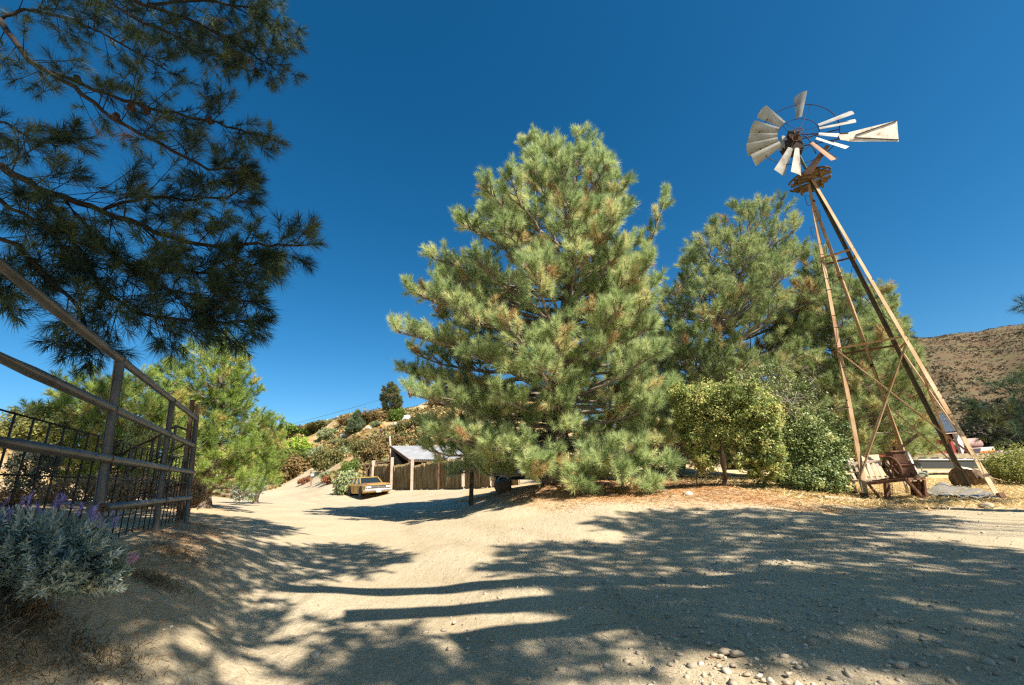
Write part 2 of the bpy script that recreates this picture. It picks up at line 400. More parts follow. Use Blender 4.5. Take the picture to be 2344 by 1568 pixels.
# ------------------------------------------------------------------ ground sheet
def smooth(a, b, x): t = np.clip((x - a) / (b - a), 0, 1); return t * t * (3 - 2 * t)
NG = 620
_s = np.linspace(-5.6, 5.6, NG)
gx, gy = np.meshgrid(_s, _s, indexing='ij')
_r = np.hypot(gx, gy); _R = 3 * np.expm1(_r)
GX = gx / np.maximum(_r, 1e-6) * _R; GY = gy / np.maximum(_r, 1e-6) * _R
GZ = gz(GX, GY)
_i = np.arange(NG * NG).reshape(NG, NG)
_F = np.stack([_i[:-1, :-1], _i[1:, :-1], _i[1:, 1:], _i[:-1, 1:]], -1).reshape(-1, 4)
bx = [at(*p)[0] for p in [(1000, 1145, 20), (1085, 1165, 15), (1200, 1175, 11), (1330, 1172, 10), (1400, 1172, 9.5), (1700, 1170, 8.6), (2050, 1190, 8), (2344, 1210, 7.8)]]
by = [20, 15.5, 12, 10.2, 9.6, 8.8, 8.6, 8.4]
def edge_y(x): return np.interp(x, bx, by)
def onplane(px, py, p0, n):
    d = ray(px, py); o = np.array([0, 0, EYE]); return o + d * (((p0 - o) @ n) / (d @ n))
def zones(X, Y):
    wob = .5 * np.sin(X * 1.3 + 1) + .35 * np.sin(X * 3.1 + Y * 1.7)
    d = Y - edge_y(X) + wob * .8
    near = smooth(0, 2.2, d) * (Y < 42) * (X > -3) * smooth(34, 24, Y)
    straw = near * smooth(5.2, 7.5, X)
    lit = near * (1 - straw)
    litl = smooth(-3.2, -4.6, X + .536 * (Y - 3.7) * .0) * smooth(3.0, 6.0, Y) * smooth(26, 15, Y) * smooth(-2.6 - 0.28 * 8, -4.6 - .28 * 8, X + 0.0 * Y)
    be = np.interp(Y, [-3, .9, 2, 3.7, 5.3, 7.1, 9, 14, 26, 34], [-1.8, -1.7, -1.95, -2.5, -3.2, -4.1, -5.2, -8.5, -17, -60])
    litl = smooth(.1, -.9, X - be + wob * .4) * (Y > -3)
    lit = np.maximum(lit, litl * .6)
    r = np.hypot(X, Y)
    hl = smooth(40, 52, r) * (Y > 0) * smooth(40, 20, X)
    road = smooth(6.0, 3.0, np.abs(X - np.interp(Y, [0, 34, 50, 62, 80], [0, -16, -26, -30, -34]))) * (Y < 72)
    hl = hl * (1 - road)
    hr = smooth(30, 44, r) * (Y > 0) * smooth(12, 30, X)
    return lit, straw, hl, hr
Zl, Zs, Zh, Zr = zones(GX, GY)
def rut(X, Y):
    o = np.zeros_like(X)
    for c0, k in ((1.6, 0), (.2, 2.2)):
        cx = np.interp(Y, [-10, 0, 6, 13, 22, 34, 50], [c0 + 3.2 + k * .4, c0 + 1.2, c0 - .6, -3.2 + k * .3, -8.2, -15.5, -25])
        for s in (-.72, .72): o = np.maximum(o, np.exp(-((X - cx - s + .06 * np.sin(Y * 1.9)) / (.13 + .004 * np.abs(Y))) ** 2) * (.6 + .4 * np.sin(Y * .7 + c0)))
    return o * (np.abs(Y) < 50)
Zt = rut(GX, GY) * (1 - Zl) * (1 - Zs); GZ = GZ - .022 * Zt
mg, ns, ls, b = new_mat('ground')
def attr(n):
    a = ns.new('ShaderNodeAttribute'); a.attribute_name = n; return a.outputs['Fac']
def mixc(f, a, bb):
    m = ns.new('ShaderNodeMix'); m.data_type = 'RGBA'
    ls.new(f, m.inputs[0]); ls.new(a, m.inputs[6]); ls.new(bb, m.inputs[7]); return m.outputs[2]
def math2(op, a, bb):
    m = ns.new('ShaderNodeMath'); m.operation = op; m.use_clamp = True
    for i, v in enumerate((a, bb)):
        if isinstance(v, (int, float)): m.inputs[i].default_value = v
        else: ls.new(v, m.inputs[i])
    return m.outputs[0]
def nz(scale, stops, detail=8, stretch=None, rough=.62):
    n = noise(ns, ls, scale, detail, stretch, rough); r = ramp(ns, stops); ls.new(n.outputs['Fac'], r.inputs[0]); return r.outputs[0], n.outputs['Fac']
sand, _ = nz(.55, [(.3, (.385, .30, .18)), (.5, (.485, .395, .25)), (.7, (.575, .485, .325))])
speck, spf = nz(38, [(.3, (.30, .23, .14)), (.48, (.50, .41, .28)), (.66, (.64, .56, .42))], 4)
m1 = ns.new('ShaderNodeMix'); m1.data_type = 'RGBA'; ls.new(nz(.8, [(.35, (.15,) * 3), (.65, (.75,) * 3)])[0], m1.inputs[0]); ls.new(sand, m1.inputs[6]); ls.new(speck, m1.inputs[7])
sandc = m1.outputs[2]
litc, _ = nz(7, [(.3, (.42, .24, .10)), (.5, (.64, .41, .21)), (.7, (.78, .57, .34))], 10, (1, 3.5, 1), .75)
strc, _ = nz(9, [(.3, (.40, .26, .10)), (.5, (.66, .49, .23)), (.7, (.80, .65, .37))], 10, (1, 2.5, 1), .75)
hlc, _ = nz(.16, [(.30, (.16, .14, .05)), (.42, (.34, .21, .08)), (.52, (.50, .35, .17)), (.62, (.58, .43, .25)), (.75, (.27, .24, .10))], 10, None, .68)
hrc, _ = nz(.22, [(.28, (.08, .07, .035)), (.40, (.125, .08, .045)), (.50, (.155, .11, .062)), (.58, (.12, .105, .05)), (.70, (.25, .19, .105)), (.82, (.12, .08, .05))], 12, (.7, .7, 2.6), .72)
brk = math2('MULTIPLY', attr('lit'), nz(1.1, [(.3, (.25,) * 3), (.55, (1.0,) * 3)])[0])
rutc, _ = nz(3, [(.3, (.34, .26, .16)), (.7, (.46, .37, .24))]); c = mixc(math2('MULTIPLY', attr('rut'), .6), sandc, rutc); c = mixc(brk, c, litc); c = mixc(math2('MULTIPLY', attr('straw'), .9), c, strc); c = mixc(attr('hl'), c, hlc); c = mixc(attr('hr'), c, hrc)
ls.new(c, b.inputs['Base Color']); b.inputs['Roughness'].default_value = .95; b.inputs['Specular IOR Level'].default_value = .15
h1 = noise(ns, ls, 4, 10, (1.6, .55, 1), .68); h2 = noise(ns, ls, 45, 5, None, .6)
ad = math2('ADD', h1.outputs['Fac'], 0.0); mm = math2('MULTIPLY', h2.outputs['Fac'], .22); hs = ns.new('ShaderNodeMath'); hs.operation = 'ADD'; ls.new(ad, hs.inputs[0]); ls.new(mm, hs.inputs[1])
bp = ns.new('ShaderNodeBump'); bp.inputs['Strength'].default_value = .65; bp.inputs['Distance'].default_value = .07
ls.new(hs.outputs[0], bp.inputs['Height']); ls.new(bp.outputs[0], b.inputs['Normal'])
V = np.stack([GX, GY, GZ], -1).reshape(-1, 3)
g = link_np('ground', V, _F, mg, smooth=True); tag(g, kind='structure')
for nme, z in (('lit', Zl), ('straw', Zs), ('hl', Zh), ('hr', Zr), ('rut', Zt)):
    a = g.data.attributes.new(nme, 'FLOAT', 'POINT'); a.data.foreach_set('value', z.ravel().astype(np.float32))

# ------------------------------------------------------------------ gravel, litter, straw (stuff)
def scatter_strands(name, n, samp, ln, wd, material, seed, lift=.02, up=0.0, tl=(0, 1)):
    rg = np.random.default_rng(seed)
    X, Y = samp(rg, n); n = len(X)
    Z = gz(X, Y); a = rg.random(n) * 2 * np.pi
    d = np.stack([np.cos(a), np.sin(a), rg.normal(up, .12 + up * .3, n)], -1); d = unit_rows(d)
    l = ln * (.5 + rg.random(n))[:, None]
    p = np.stack([X, Y, Z + lift * rg.random(n)], -1)
    s = unit_rows(np.cross(d, rg.normal(size=(n, 3)) * .5 + np.array([0, 0, 1]))) * wd
    mid = p + d * l * .5 + np.array([0, 0, 1]) * (rg.random(n) * .012)[:, None]
    V = np.stack([p - s, p + s, mid + s, mid - s, p + d * l], 1).reshape(-1, 3); bb = np.arange(n)[:, None] * 5
    return tag(link_np(name, V, [bb + np.array([[0, 1, 2, 3]]), bb + np.array([[3, 2, 4]])], material, tint=np.repeat(rg.uniform(*tl, n), 5)), kind='stuff')
LITM = leafmat('dry_pine_needles', [(0, (.28, .13, .05)), (.5, (.56, .31, .13)), (1, (.74, .52, .28))], .1)
STRAWM = leafmat('straw', [(0, (.42, .26, .09)), (.5, (.72, .54, .25)), (1, (.85, .74, .45))], .2)
def zs_samp(k, box, thr):
    def f(rg, n):
        X = rg.uniform(box[0], box[1], n); Y = box[2] + (box[3] - box[2]) * rg.random(n) ** 1.3
        z = zones(X, Y)[k]; m = rg.random(n) < z * thr; return X[m], Y[m]
    return f
scatter_strands('needle_litter', 90000, zs_samp(0, (-3, 8.5, 8.5, 20), .9), .15, .0045, LITM, 1)
scatter_strands('dry_grass', 90000, zs_samp(1, (5, 16, 8, 20), 1.0), .13, .006, STRAWM, 2, .03, .25)
def bank_samp(rg, n):
    f = rg.random(n); Y = .9 + 7.5 * f; X = np.interp(Y, [.9, 2, 3.7, 5.3, 7.1, 9], [-2.3, -2.7, -3.3, -4.0, -5.1, -6.2]) + rg.normal(.0, .45, n)
    k = (np.sin(X * 2.3 + Y * 1.9) + np.sin(Y * 4.1 - X) + rg.normal(0, .5, n)) > .1
    return X[k], Y[k]
scatter_strands('fallen_needles', 9000, bank_samp, .11, .0018, LITM, 3, .015, .03, (0, .45))
def road_samp(rg, n):
    X = rg.uniform(-3, 6, n); Y = 2.2 + 6 * rg.random(n) ** 1.3; return X, Y
scatter_strands('stray_needles', 260, road_samp, .13, .002, LITM, 4, .006, 0, (0, .7))
# gravel: many small stones in one mesh
ico = bmesh_v = None
import bmesh
_bm = bmesh.new(); bmesh.ops.create_icosphere(_bm, subdivisions=1, radius=1)
ICV = np.array([v.co[:] for v in _bm.verts]); ICF = np.array([[v.index for v in f.verts] for f in _bm.faces]); _bm.free()
def stones(name, X, Y, size, material, seed, loc=None):
    rg = np.random.default_rng(seed); n = len(X)
    Z = gz(X, Y)
    sc = size[:, None] * rg.uniform(.55, 1.25, (n, 3)); sc[:, 2] *= .62
    a = rg.random(n) * 2 * np.pi
    v = ICV[None] * (1 + rg.normal(0, .26, (n, len(ICV), 1))) * sc[:, None]
    x = v[..., 0] * np.cos(a)[:, None] - v[..., 1] * np.sin(a)[:, None]; y = v[..., 0] * np.sin(a)[:, None] + v[..., 1] * np.cos(a)[:, None]
    P = np.stack([x + X[:, None], y + Y[:, None], v[..., 2] + Z[:, None] + sc[:, 2:3] * .25], -1)
    F = (ICF[None] + (np.arange(n) * len(ICV))[:, None, None]).reshape(-1, 3)
    return link_np(name, P.reshape(-1, 3), F, material, tint=np.repeat(rg.random(n), len(ICV)), loc=loc)
def stonemat():
    m, ns2, ls2, b2 = new_mat('stone')
    a = ns2.new('ShaderNodeAttribute'); a.attribute_name = 'tint'
    r = ramp(ns2, [(0, (.30, .26, .20)), (.3, (.42, .34, .24)), (.7, (.52, .42, .29)), (1, (.62, .54, .42))]); ls2.new(a.outputs['Fac'], r.inputs[0])
    ls2.new(r.outputs[0], b2.inputs['Base Color']); b2.inputs['Roughness'].default_value = .85; return m
STONE = stonemat()
rg = np.random.default_rng(21)
n = 38000
X = rg.uniform(-3, 10, n); Y = 2.0 + 10 * rg.random(n) ** 1.5
dens = .08 + .92 * np.exp(-((X - .55 * (Y - 1.2) - .3) / (.75 + .22 * Y)) ** 2)
dens = np.maximum(dens, .5 * (Y < 4) * (X > .8))
clus = .45 + .55 * np.sin(X * 2.1 + 1.3 * np.sin(Y * 1.9)) * np.sin(Y * 2.7 + X)
k = (rg.random(n) < dens * np.clip(clus + .3, 0.05, 1)); X = X[k]; Y = Y[k]
sz = .005 + .020 * rg.random(len(X)) ** 3.5
tag(stones('gravel', X, Y, sz, STONE, 5), kind='stuff')
# larger loose stones one by one
big = [(1660, 1493, .038, 'longer tan stone of the pair in gravel at the shade edge'), (1690, 1500, .034, 'squat tan stone standing beside the longer one at the edge of the shade'),
       (718, 1502, .036, 'flat blue grey stone lying alone on the sand in the lower middle'), (1463, 1452, .035, 'small upright tan stone just past the three dark shadow bars'),
       (1663, 1539, .033, 'pale rounded stone in full sun near the bottom edge'), (1498, 1545, .036, 'cream stone at the bottom edge left of the pale rounded stone'),
       (2066, 1530, .035, 'dark angular stone at the lower right in the striped shade'), (1802, 1444, .035, 'tan pebble with a pointed top beside the shade edge'),
       (1860, 1475, .035, 'small grey stone in the shade right of centre'), (2255, 1163, .16, 'white flat rock on the straw near the right windmill foot'),
       (1578, 1134, .16, 'low grey rock slab on the straw in front of the oak trunk'), (1540, 1138, .10, 'small tan rock left of the grey slab'), (2260, 1520, .04, 'brown stone in the deep shade at the right bottom'),
       (1555, 1500, .03, 'tan stone among the sunlit gravel below the shade'), (1235, 1468, .025, 'little grey stone at the blunt end of the lowest shadow bar')]
for px, py, s_, lab in big:
    p = hit(px, py); o = stones('stone', np.array([p[0]]), np.array([p[1]]), np.array([s_]), STONE, int(px), loc=p)
    tag(o, lab, 'stone', 'loose stones on the ground')
p0 = hit(1795, 1140); 
mb = MB(); mb.bar(hit(1885, 1141) + [0, 0, .03], hit(1965, 1146) + [0, 0, .03], .12, .05); 
tag(mb.build('board', WOODL, None, hit(1885, 1141)), 'weathered plank half buried in straw before the green bush', 'plank')

# ------------------------------------------------------------------ windmill
TA = at(1980, 1144, 11.7); TB = at(2296, 1146, 10.1); TC = at(2224, 1120, 12.0); TD = at(1972, 1122, 13.4)
apex = at(1857, 421, 12.2)
cen = (TA + TB + TC + TD) / 4
wm = thing('windmill', (cen[0], cen[1], gz1(cen[0], cen[1])), 'tall rusty leaning steel farm windmill with missing blades and white tail vane', 'windmill')
bases = [TA, TB, TC, TD]; tops = []
for q in bases:
    dv = (q - cen); dv[2] = 0; tops.append(apex + dv * .085)
axis = unit(apex - cen)
legp = lambda i, f: bases[i] + (tops[i] - bases[i]) * f
def frac(i, py):
    fs = np.linspace(0, 1, 600); P = np.array([legp(i, f) for f in fs]); yy = proj(P)[1]; return fs[int(np.argmin(abs(yy - py)))]
for i in range(4):
    mb = MB(); p0 = legp(i, -.015); p1 = legp(i, 1.03); d = unit(p1 - p0)
    for j in ((i + 1) % 4, (i - 1) % 4):
        e = bases[j] - bases[i]
        if i < 2 and j < 2: e = np.array([e[0] * .82 - e[1] * .57, e[0] * .57 + e[1] * .82, 0])     # front flanges swung toward the sun so their faces catch its light
        e = unit(e); e = unit(e - d * (e @ d)); u = np.cross(e, d)
        mb.bar(p0 + e * .052, p1 + e * .045, .105, .012, u, .085, .012)
    o = mb.build('leg', STEELSH if i == 2 else STEEL, wm)
    for f in (.30, .62):
        pass
    if i in (0, 1):
        sh = MB(); sh.bar(legp(i, -.02), legp(i, .016), .12, .12, [0, 1, 0]); sh.build('foot_plate', STEELR, o)
    for f in (.24, .26, .42, .6):
        bl = MB(); bl.tube([legp(i, f) - [0, .03, 0], legp(i, f) + [0, .03, 0]], .014, 6); bl.build('bolt', DKMET, o)
f1 = frac(0, 590); f2 = frac(0, 797); 
for f in (f1, f2):
    for i in range(4):
        j = (i + 1) % 4; mb = MB(); ff = f - (.012 if i % 2 else 0)
        mb.bar(legp(i, ff), legp(j, ff), .055, .012, [0, 0, 1]); mb.bar(legp(i, ff) + [0, 0, -.02], legp(j, ff) + [0, 0, -.02], .012, .05)
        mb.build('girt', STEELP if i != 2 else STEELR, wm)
for (i, fa, j, fb, w_) in ((0, f2 - .01, 1, .085, .05), (1, f2 - .01, 0, .06, .06), (3, f2 - .03, 2, .05, .035), (2, f2 - .03, 3, .05, .03), (2, f2, 1, .05, .05), (1, f2 - .04, 2, .12, .05), (0, f2 - .02, 3, .06, .04)):
    mb = MB(); mb.bar(legp(i, fa), legp(j, fb), w_, .012, [0, 0, 1] if w_ > .04 else [0, 1, 0]); mb.bar(legp(i, fa), legp(j, fb), .012, w_ * .8); mb.build('brace', STEEL, wm)
for i in range(4):
    j = (i + 1) % 4
    for a_, c_ in ((i, j), (j, i)):
        mb = MB(); mb.tube([legp(a_, f2 + .01), legp(c_, f1 - .01)], .007, 4); mb.build('tie_rod', DKMET, wm)
zc = lambda px, py: at(px, py, 12.0)
pts = [zc(1904, 683), zc(1925, 676), zc(1940, 661), zc(1980, 664), zc(1962, 675), zc(1944, 682)]
mb = MB(); mb.tube(pts + [pts[0]], .008, 4); mb.build('wire_guide', DKMET, wm)
# pump pipe
pb = at(2067, 1034, 11.5); pt = at(1857, 450, 12.2)
mb = MB(); mb.tube([pb, (pb + pt) / 2 + [0.02, 0, 0], pt], [.055, .05, .045], 10); pipe = mb.build('pump_pipe', STEELP, wm)
for f in (.28, .36, .62, .97):
    mb = MB(); q = pb + (pt - pb) * f; mb.tube([q, q + (pt - pb) * .008], .066, 10); mb.build('pipe_collar', DKMET, pipe)
# climbing steps on the left front leg
for k in range(11):
    f = .95 - k * .062; sgn = -1 if k % 2 == 0 else 1
    a = legp(0, f); bb = legp(0, f - .038); o_ = np.array([.20 * sgn, -.05, 0])
    mb = MB(); mb.tube([a, a + o_, bb + o_ * .85 + [0, 0, .03], bb + o_ * .6, bb], .009, 5); mb.build('step', DKMET, wm)
# platform
pc = apex + axis * .10
_, ux, uy = frame(axis, [0.6, .8, 0])
for lyr, (dz, half) in enumerate(((0, 1), (0, -1))):
    mb = MB()
    for k in range(3):
        y0 = half * (.07 + k * .17); y1 = half * (.245 + k * .17)
        rmid = math.sqrt(max(.60 ** 2 - (abs(y0 + y1) / 2) ** 2, .05)) * (1 - .08 * random.random())
        c0 = pc + uy * (y0 + y1) / 2 + axis * (.015 * k)
        mb.bar(c0 - ux * rmid, c0 + ux * rmid * (1 - .1 * random.random()), abs(y1 - y0) * .97, .05, np.cross(uy, ux))
    mb.build('platform_boards', WOODD, wm)
mb = MB()
for s_ in (-1, 1):
    arc = [pc + axis * .07 + ux * .62 * math.cos(t) * 1.0 + uy * .58 * math.sin(t) for t in np.linspace(R_(20) + (s_ < 0) * math.pi, R_(160) + (s_ < 0) * math.pi, 10)]
    mb.tube(arc, .035, 5)
mb.build('platform_rim', WOODD, wm)
for s_ in (-.3, .3):
    mb = MB(); mb.bar(pc - axis * .07 + ux * s_ - uy * .5, pc - axis * .07 + ux * s_ + uy * .5, .07, .09, axis); mb.build('platform_joist', WOODD, wm)
# mast and head
head = at(1828, 312, 11.75)
am = unit(np.array([head[0], head[1], 0])); aw = -am            # axle points to the viewer side
aw = unit(aw + np.array([.34, 0, .0])); 
uu = unit(np.cross([0, 0, 1], aw)); 
if uu[0] < 0: uu = -uu
vv = np.array([0, 0, 1.0]); uu = unit(uu)
hub = at(1826, 305.6, 11.5)
back = hub - aw * .55
mb = MB(); mb.tube([apex - axis * .3, apex + axis * .6, back - [0, 0, .2]], [.05, .045, .05], 8); mb.build('mast', mat('green_mast', [(.3, (.06, .09, .07)), (.7, (.20, .24, .19))], 8), wm)
wh = bpy.data.objects.new('wheel', None); wh.parent = wm; OFF['wheel'] = OFF[wm.name]; COL.objects.link(wh); OFF[wh.name] = OFF[wm.name]
Ro, Ri, Rt = 1.13, .60, 1.50
mb = MB(); mb.ring(hub - aw * .02, aw, Ro, .013, 48, 5); mb.build('outer_ring', DKMET, wh)
mb = MB(); mb.ring(hub - aw * .05, aw, Ri, .011, 40, 5); mb.build('inner_ring', DKMET, wh)
mb = MB(); mb.tube([hub + aw * .16, hub - aw * .5], [.05, .055], 10); mb.ring(hub + aw * .12, aw, .12, .016, 20, 5); mb.ring(hub - aw * .2, aw, .12, .016, 20, 5); mb.build('hub', STEELR, wh)
rad = lambda deg: uu * math.cos(R_(deg)) + vv * math.sin(R_(deg))
for k in range(6):
    a_ = 60 * k + 55
    mb = MB(); mb.tube([hub + aw * .1 + rad(a_) * .12, hub - aw * .02 + rad(a_ + 4) * Ro], .007, 4); mb.tube([hub - aw * .25 + rad(a_) * .12, hub - aw * .02 + rad(a_ + 4) * Ro], .007, 4)
    mb.build('spoke', DKMET, wh)
def blade(ang, pitch, m_, r0=Ri - .02, r1=Rt, w0=.19, w1=.43, bend=.05, org=None):
    r_ = rad(ang); t_ = -uu * math.sin(R_(ang)) + vv * math.cos(R_(ang)); c_ = hub if org is None else org
    tw = unit(t_ * math.cos(R_(pitch)) + aw * math.sin(R_(pitch))); nn = np.cross(r_, tw)
    G = []
    for i in range(6):
        f = i / 5; rr = r0 + (r1 - r0) * f; ww = w0 + (w1 - w0) * f
        G.append([c_ + r_ * (rr + .03 * (1 - (2 * j / 6 - 1) ** 2) * (i == 5)) + tw * ww * (j / 6 - .5) + nn * bend * (1 - (2 * j / 6 - 1) ** 2) for j in range(7)])
    G = np.array(G); mb = MB(); mb.sheet(G); mb.sheet(G[:, ::-1] + nn * .004)
    # edge strips
    for row in (G[0], G[-1], G[:, 0], G[:, -1]): mb.sheet(np.stack([row, row + nn * .004]))
    o = mb.build('blade', m_, wh)
    br = MB(); q = c_ + r_ * Ro; br.tube([q - tw * ww * .3, q - nn * .05, q + tw * ww * .3], .008, 4); br.build('bracket', DKMET, o)
for cx, cy, m_, ex in ((880, 140, BLADE, 0), (545, 312, BLADE, 0), (490, 448, BLADE, -.1), (440, 556, BLADE, -.1), (290, 685, BLADE, 0), (350, 805, BLADE, 0), (640, 950, BLADE, 0), (835, 950, BLADE, 0),
                      (1240, 775, BLADED, 0), (1395, 660, BLADE, 0), (1300, 520, BLADE, -.4), (1455, 370, BLADE, 0), (1385, 297, BLADE, 0)):
    v_ = onplane(1648 + .2083 * cx, 201.4 + .2083 * cy, hub, aw) - hub
    blade(math.degrees(math.atan2(v_ @ vv, v_ @ uu)), -40 + rng.normal(0, 2), m_, r1=Rt + ex)
_p = onplane(1846, 399, hub - aw * .2, aw); _q = onplane(1894, 335, hub - aw * .2, aw); _m = unit(_p - _q)
blade(math.degrees(math.atan2(_m @ vv, _m @ uu)), 35, BLADED, 0, np.linalg.norm(_p - _q), .16, .34, org=_q)
# gearbox
mb = MB(); mb.box(back - [0, 0, .08], (.34, .42, .5), (uu, aw, vv)); mb.box(back + aw * .12 - uu * .05 + vv * .25, (.2, .3, .3), (uu, aw, vv)); mb.blob(back - uu * .22 - vv * .05, (.2, .22, .3), .1, 4); mb.build('gearbox', DKMET, wm, bevel=.03)
mb = MB(); mb.blob(back - uu * .28 + vv * .1, (.17, .2, .34), .05, 9); mb.build('motor_hood', BLADE, wm)
# tail
tp = back - aw * .15
q = [onplane(x, y, tp, aw) for x, y in ((1919, 308), (1941, 303.5), (2053, 276), (2057, 324), (1948, 324), (1923, 320))]
mb = MB(); mb.prism(q, aw * .008); vane = mb.build('tail_vane', VANE, wm)
for a_, c_ in (((1958, 310), (2052, 277.5)), ((1956, 316), (2056, 321))):
    mb = MB(); mb.bar(onplane(*a_, tp, aw) + aw * .02, onplane(*c_, tp, aw) + aw * .02, .02, .03, aw); mb.build('rib', DKMET, vane)
for a_, c_ in (((1834, 307), (1942, 305)), ((1830, 335), (1922, 318)), ((1834, 318), (1920, 296))):
    mb = MB(); mb.tube([onplane(*a_, tp, aw), onplane(*c_, tp, aw)], .022, 6); mb.build('tail_arm', DKMET, wm)
mb = MB(); mb.tube([onplane(x, y, tp + aw * .3, aw) for x, y in ((1838, 315), (1843, 311), (1850, 316), (1856, 328), (1868, 352))], .014, 5); mb.build('furl_rod', DKMET, wm)

# ------------------------------------------------------------------ things at the windmill foot
def P3(cx, cy, Y): return at(1922.8 + .1797 * cx, 976.6 + .1797 * cy, Y)
st = thing('steel_stand', hit(2029, 1137), 'rusty welded angle steel stand under the old engine inside the windmill legs', 'stand')
Lp, Mp, Rp = P3(355, 725, 11.2), P3(850, 672, 10.6), P3(1072, 657, 11.0); Bk = P3(640, 660, 11.6); Br = P3(1000, 650, 11.5)
mb = MB(); mb.bar(Lp, Mp, .07, .07); mb.bar(Mp, Rp, .06, .06); mb.bar(Bk, Br, .06, .06); mb.bar(Lp, Bk, .06, .06); mb.bar(Rp, Br, .06, .06); mb.prism([Bk + [0, 0, -.01], Mp, Rp, Br], [0, 0, .02]); mb.build('top_frame', STEELR, st, bevel=.006)
def foot(cx, cy, Y): p = P3(cx, cy, Y); return np.array([p[0], p[1], gz1(p[0], p[1]) - .02])
for a_, f_, w_ in ((P3(370, 740, 11.2), foot(535, 905, 11.3), .045), (P3(590, 715, 11.1), foot(590, 890, 11.1), .09), (P3(855, 690, 10.6), foot(1082, 905, 10.9), .06), (P3(1068, 680, 11), foot(1085, 890, 11), .05), (P3(1000, 680, 11.5), foot(1010, 850, 11.5), .05)):
    mb = MB(); mb.bar(a_, f_, w_, w_, [0, 1, 0]); mb.build('leg', STEELR, st)
mb = MB(); mb.tube([P3(960, 700, 11.3), [P3(960, 700, 11.3)[0], 11.3, gz1(11, 11.3) + .02]], [.16, .17], 12); tag(mb.build('barrel', STEELR, None, hit(2095, 1130)), 'small rusty drum under the steel stand', 'drum')
for cx, y0, y1 in ((655, 740, 880), (1010, 695, 820)):
    mb = MB()
    for k in range(6):
        a_ = P3(cx + (k % 2) * 4, y0 + (y1 - y0) * k / 6, 10.9); mb.ring(a_, [1, .3, 0] if k % 2 else [0, 1, 0], .022, .007, 10, 4)
    tag(mb.build('chain', STEELR, None, P3(cx, y0, 10.9)), 'rusty chain hanging from the %s of the steel stand' % ('middle' if cx < 800 else 'right corner'), 'chain', 'chains on the stand')
en = thing('stationary_engine', P3(860, 650, 11.1), 'rusty brown antique engine with spoked flywheel on the steel stand', 'engine')
e0 = P3(850, 655, 11.05); ex = unit([1, -.35, 0]); ey = unit([.35, 1, 0]); ez = unit([-.12, 0, 1])
mb = MB(); mb.box(e0 + ez * .14, (.34, .40, .30), (ex, ey, ez)); mb.box(e0 + ez * .31, (.40, .44, .05), (ex, ey, ez)); mb.box(e0 + ez * .47 - ex * .02, (.29, .33, .28), (ex, ey, ez)); mb.box(e0 + ez * .63 - ex * .02, (.33, .37, .05), (ex, ey, ez))
mb.tube([e0 - ey * .24 + ez * .12 + ex * .1, e0 - ey * .2 + ez * .12 + ex * .1], .06, 10); mb.tube([e0 + ez * .63, e0 + ez * .76], .035, 8); mb.tube([e0 + ex * .18 + ez * .3, e0 + ex * .27 + ez * .3], .06, 10); mb.box(e0 + ex * .19 + ez * .15, (.05, .2, .15), (ex, ey, ez))
mb.tube([e0 + ex * .17 + ez * .25, e0 - ex * .4 + ez * .28], .025, 8)
mb.build('engine_block', STEELR, en, bevel=.02)
mb = MB(); mb.bar(P3(862, 322, 10.95), P3(985, 600, 10.85), .05, .02, [0, 1, 0]); mb.build('side_strip', WHITE, en)
fc = P3(662, 525, 10.95); fa = unit([.99, -.05, .05]); mb = MB(); mb.ring(fc, fa, .25, .032, 30, 6); mb.ring(fc, fa, .045, .03, 12, 5)
_, fx, fy = frame(fa)
for k in range(6):
    a_ = R_(60 * k + 12); d = fx * math.cos(a_) + fy * math.sin(a_); mb.bar(fc + d * .05, fc + d * .24, .035, .02, fa)
mb.build('flywheel', STEELR, en)
mb = MB(); mb.bar(P3(700, 322, 11.0), P3(1000, 95, 10.7), .055, .055, [0, 0, 1], .075, .075); tag(mb.build('wooden_lever', WOODD, None, P3(850, 200, 10.9), bevel=.01), 'old wooden lever bar slanting up from the top of the rusty engine', 'lever')
# bench
bc = P3(560, 850, 12.3); bn = thing('slatted_bench', (bc[0], bc[1], gz1(bc[0], bc[1])), 'weathered pale wooden garden bench with slatted back behind the engine stand', 'bench')
bz = gz1(bc[0], bc[1]); bX = unit([.95, -.30, 0]); bY = unit([.30, .95, 0]); O_ = np.array([bc[0], bc[1], bz])
def bp_(x, y, z): return O_ + bX * x + bY * y + np.array([0, 0, z])
for k in range(9):
    x = -.52 + k * .13; mb = MB(); mb.bar(bp_(x, .10, .42), bp_(x, .28, .80 + .06 * (1 - (x / .55) ** 2)), .06, .02, bY); mb.build('back_slat', WOODL, bn)
mb = MB()
for k in range(8):
    x0 = -.6 + k * .15; mb.bar(bp_(x0, .285, .81 + .07 * (1 - (x0 / .6) ** 2)), bp_(x0 + .15, .285, .81 + .07 * (1 - ((x0 + .15) / .6) ** 2)), .035, .07, [0, 0, 1])
mb.build('top_rail', WOODL, bn)
mb = MB()
for k in range(5): mb.bar(bp_(-.6, -.35 + k * .11, .41), bp_(.6, -.35 + k * .11, .41), .08, .025, [0, 0, 1])
mb.build('seat', WOODL, bn)
for x in (-.58, .58):
    for y in (-.36, .12):
        mb = MB(); mb.bar(bp_(x, y, -.02), bp_(x, y * .95, .62 if y < 0 else .44), .05, .06, bY); mb.build('leg', WOODL, bn)
    mb = MB(); mb.bar(bp_(x, -.42, .63), bp_(x, .22, .63), .08, .03); mb.build('armrest', WOODL, bn)
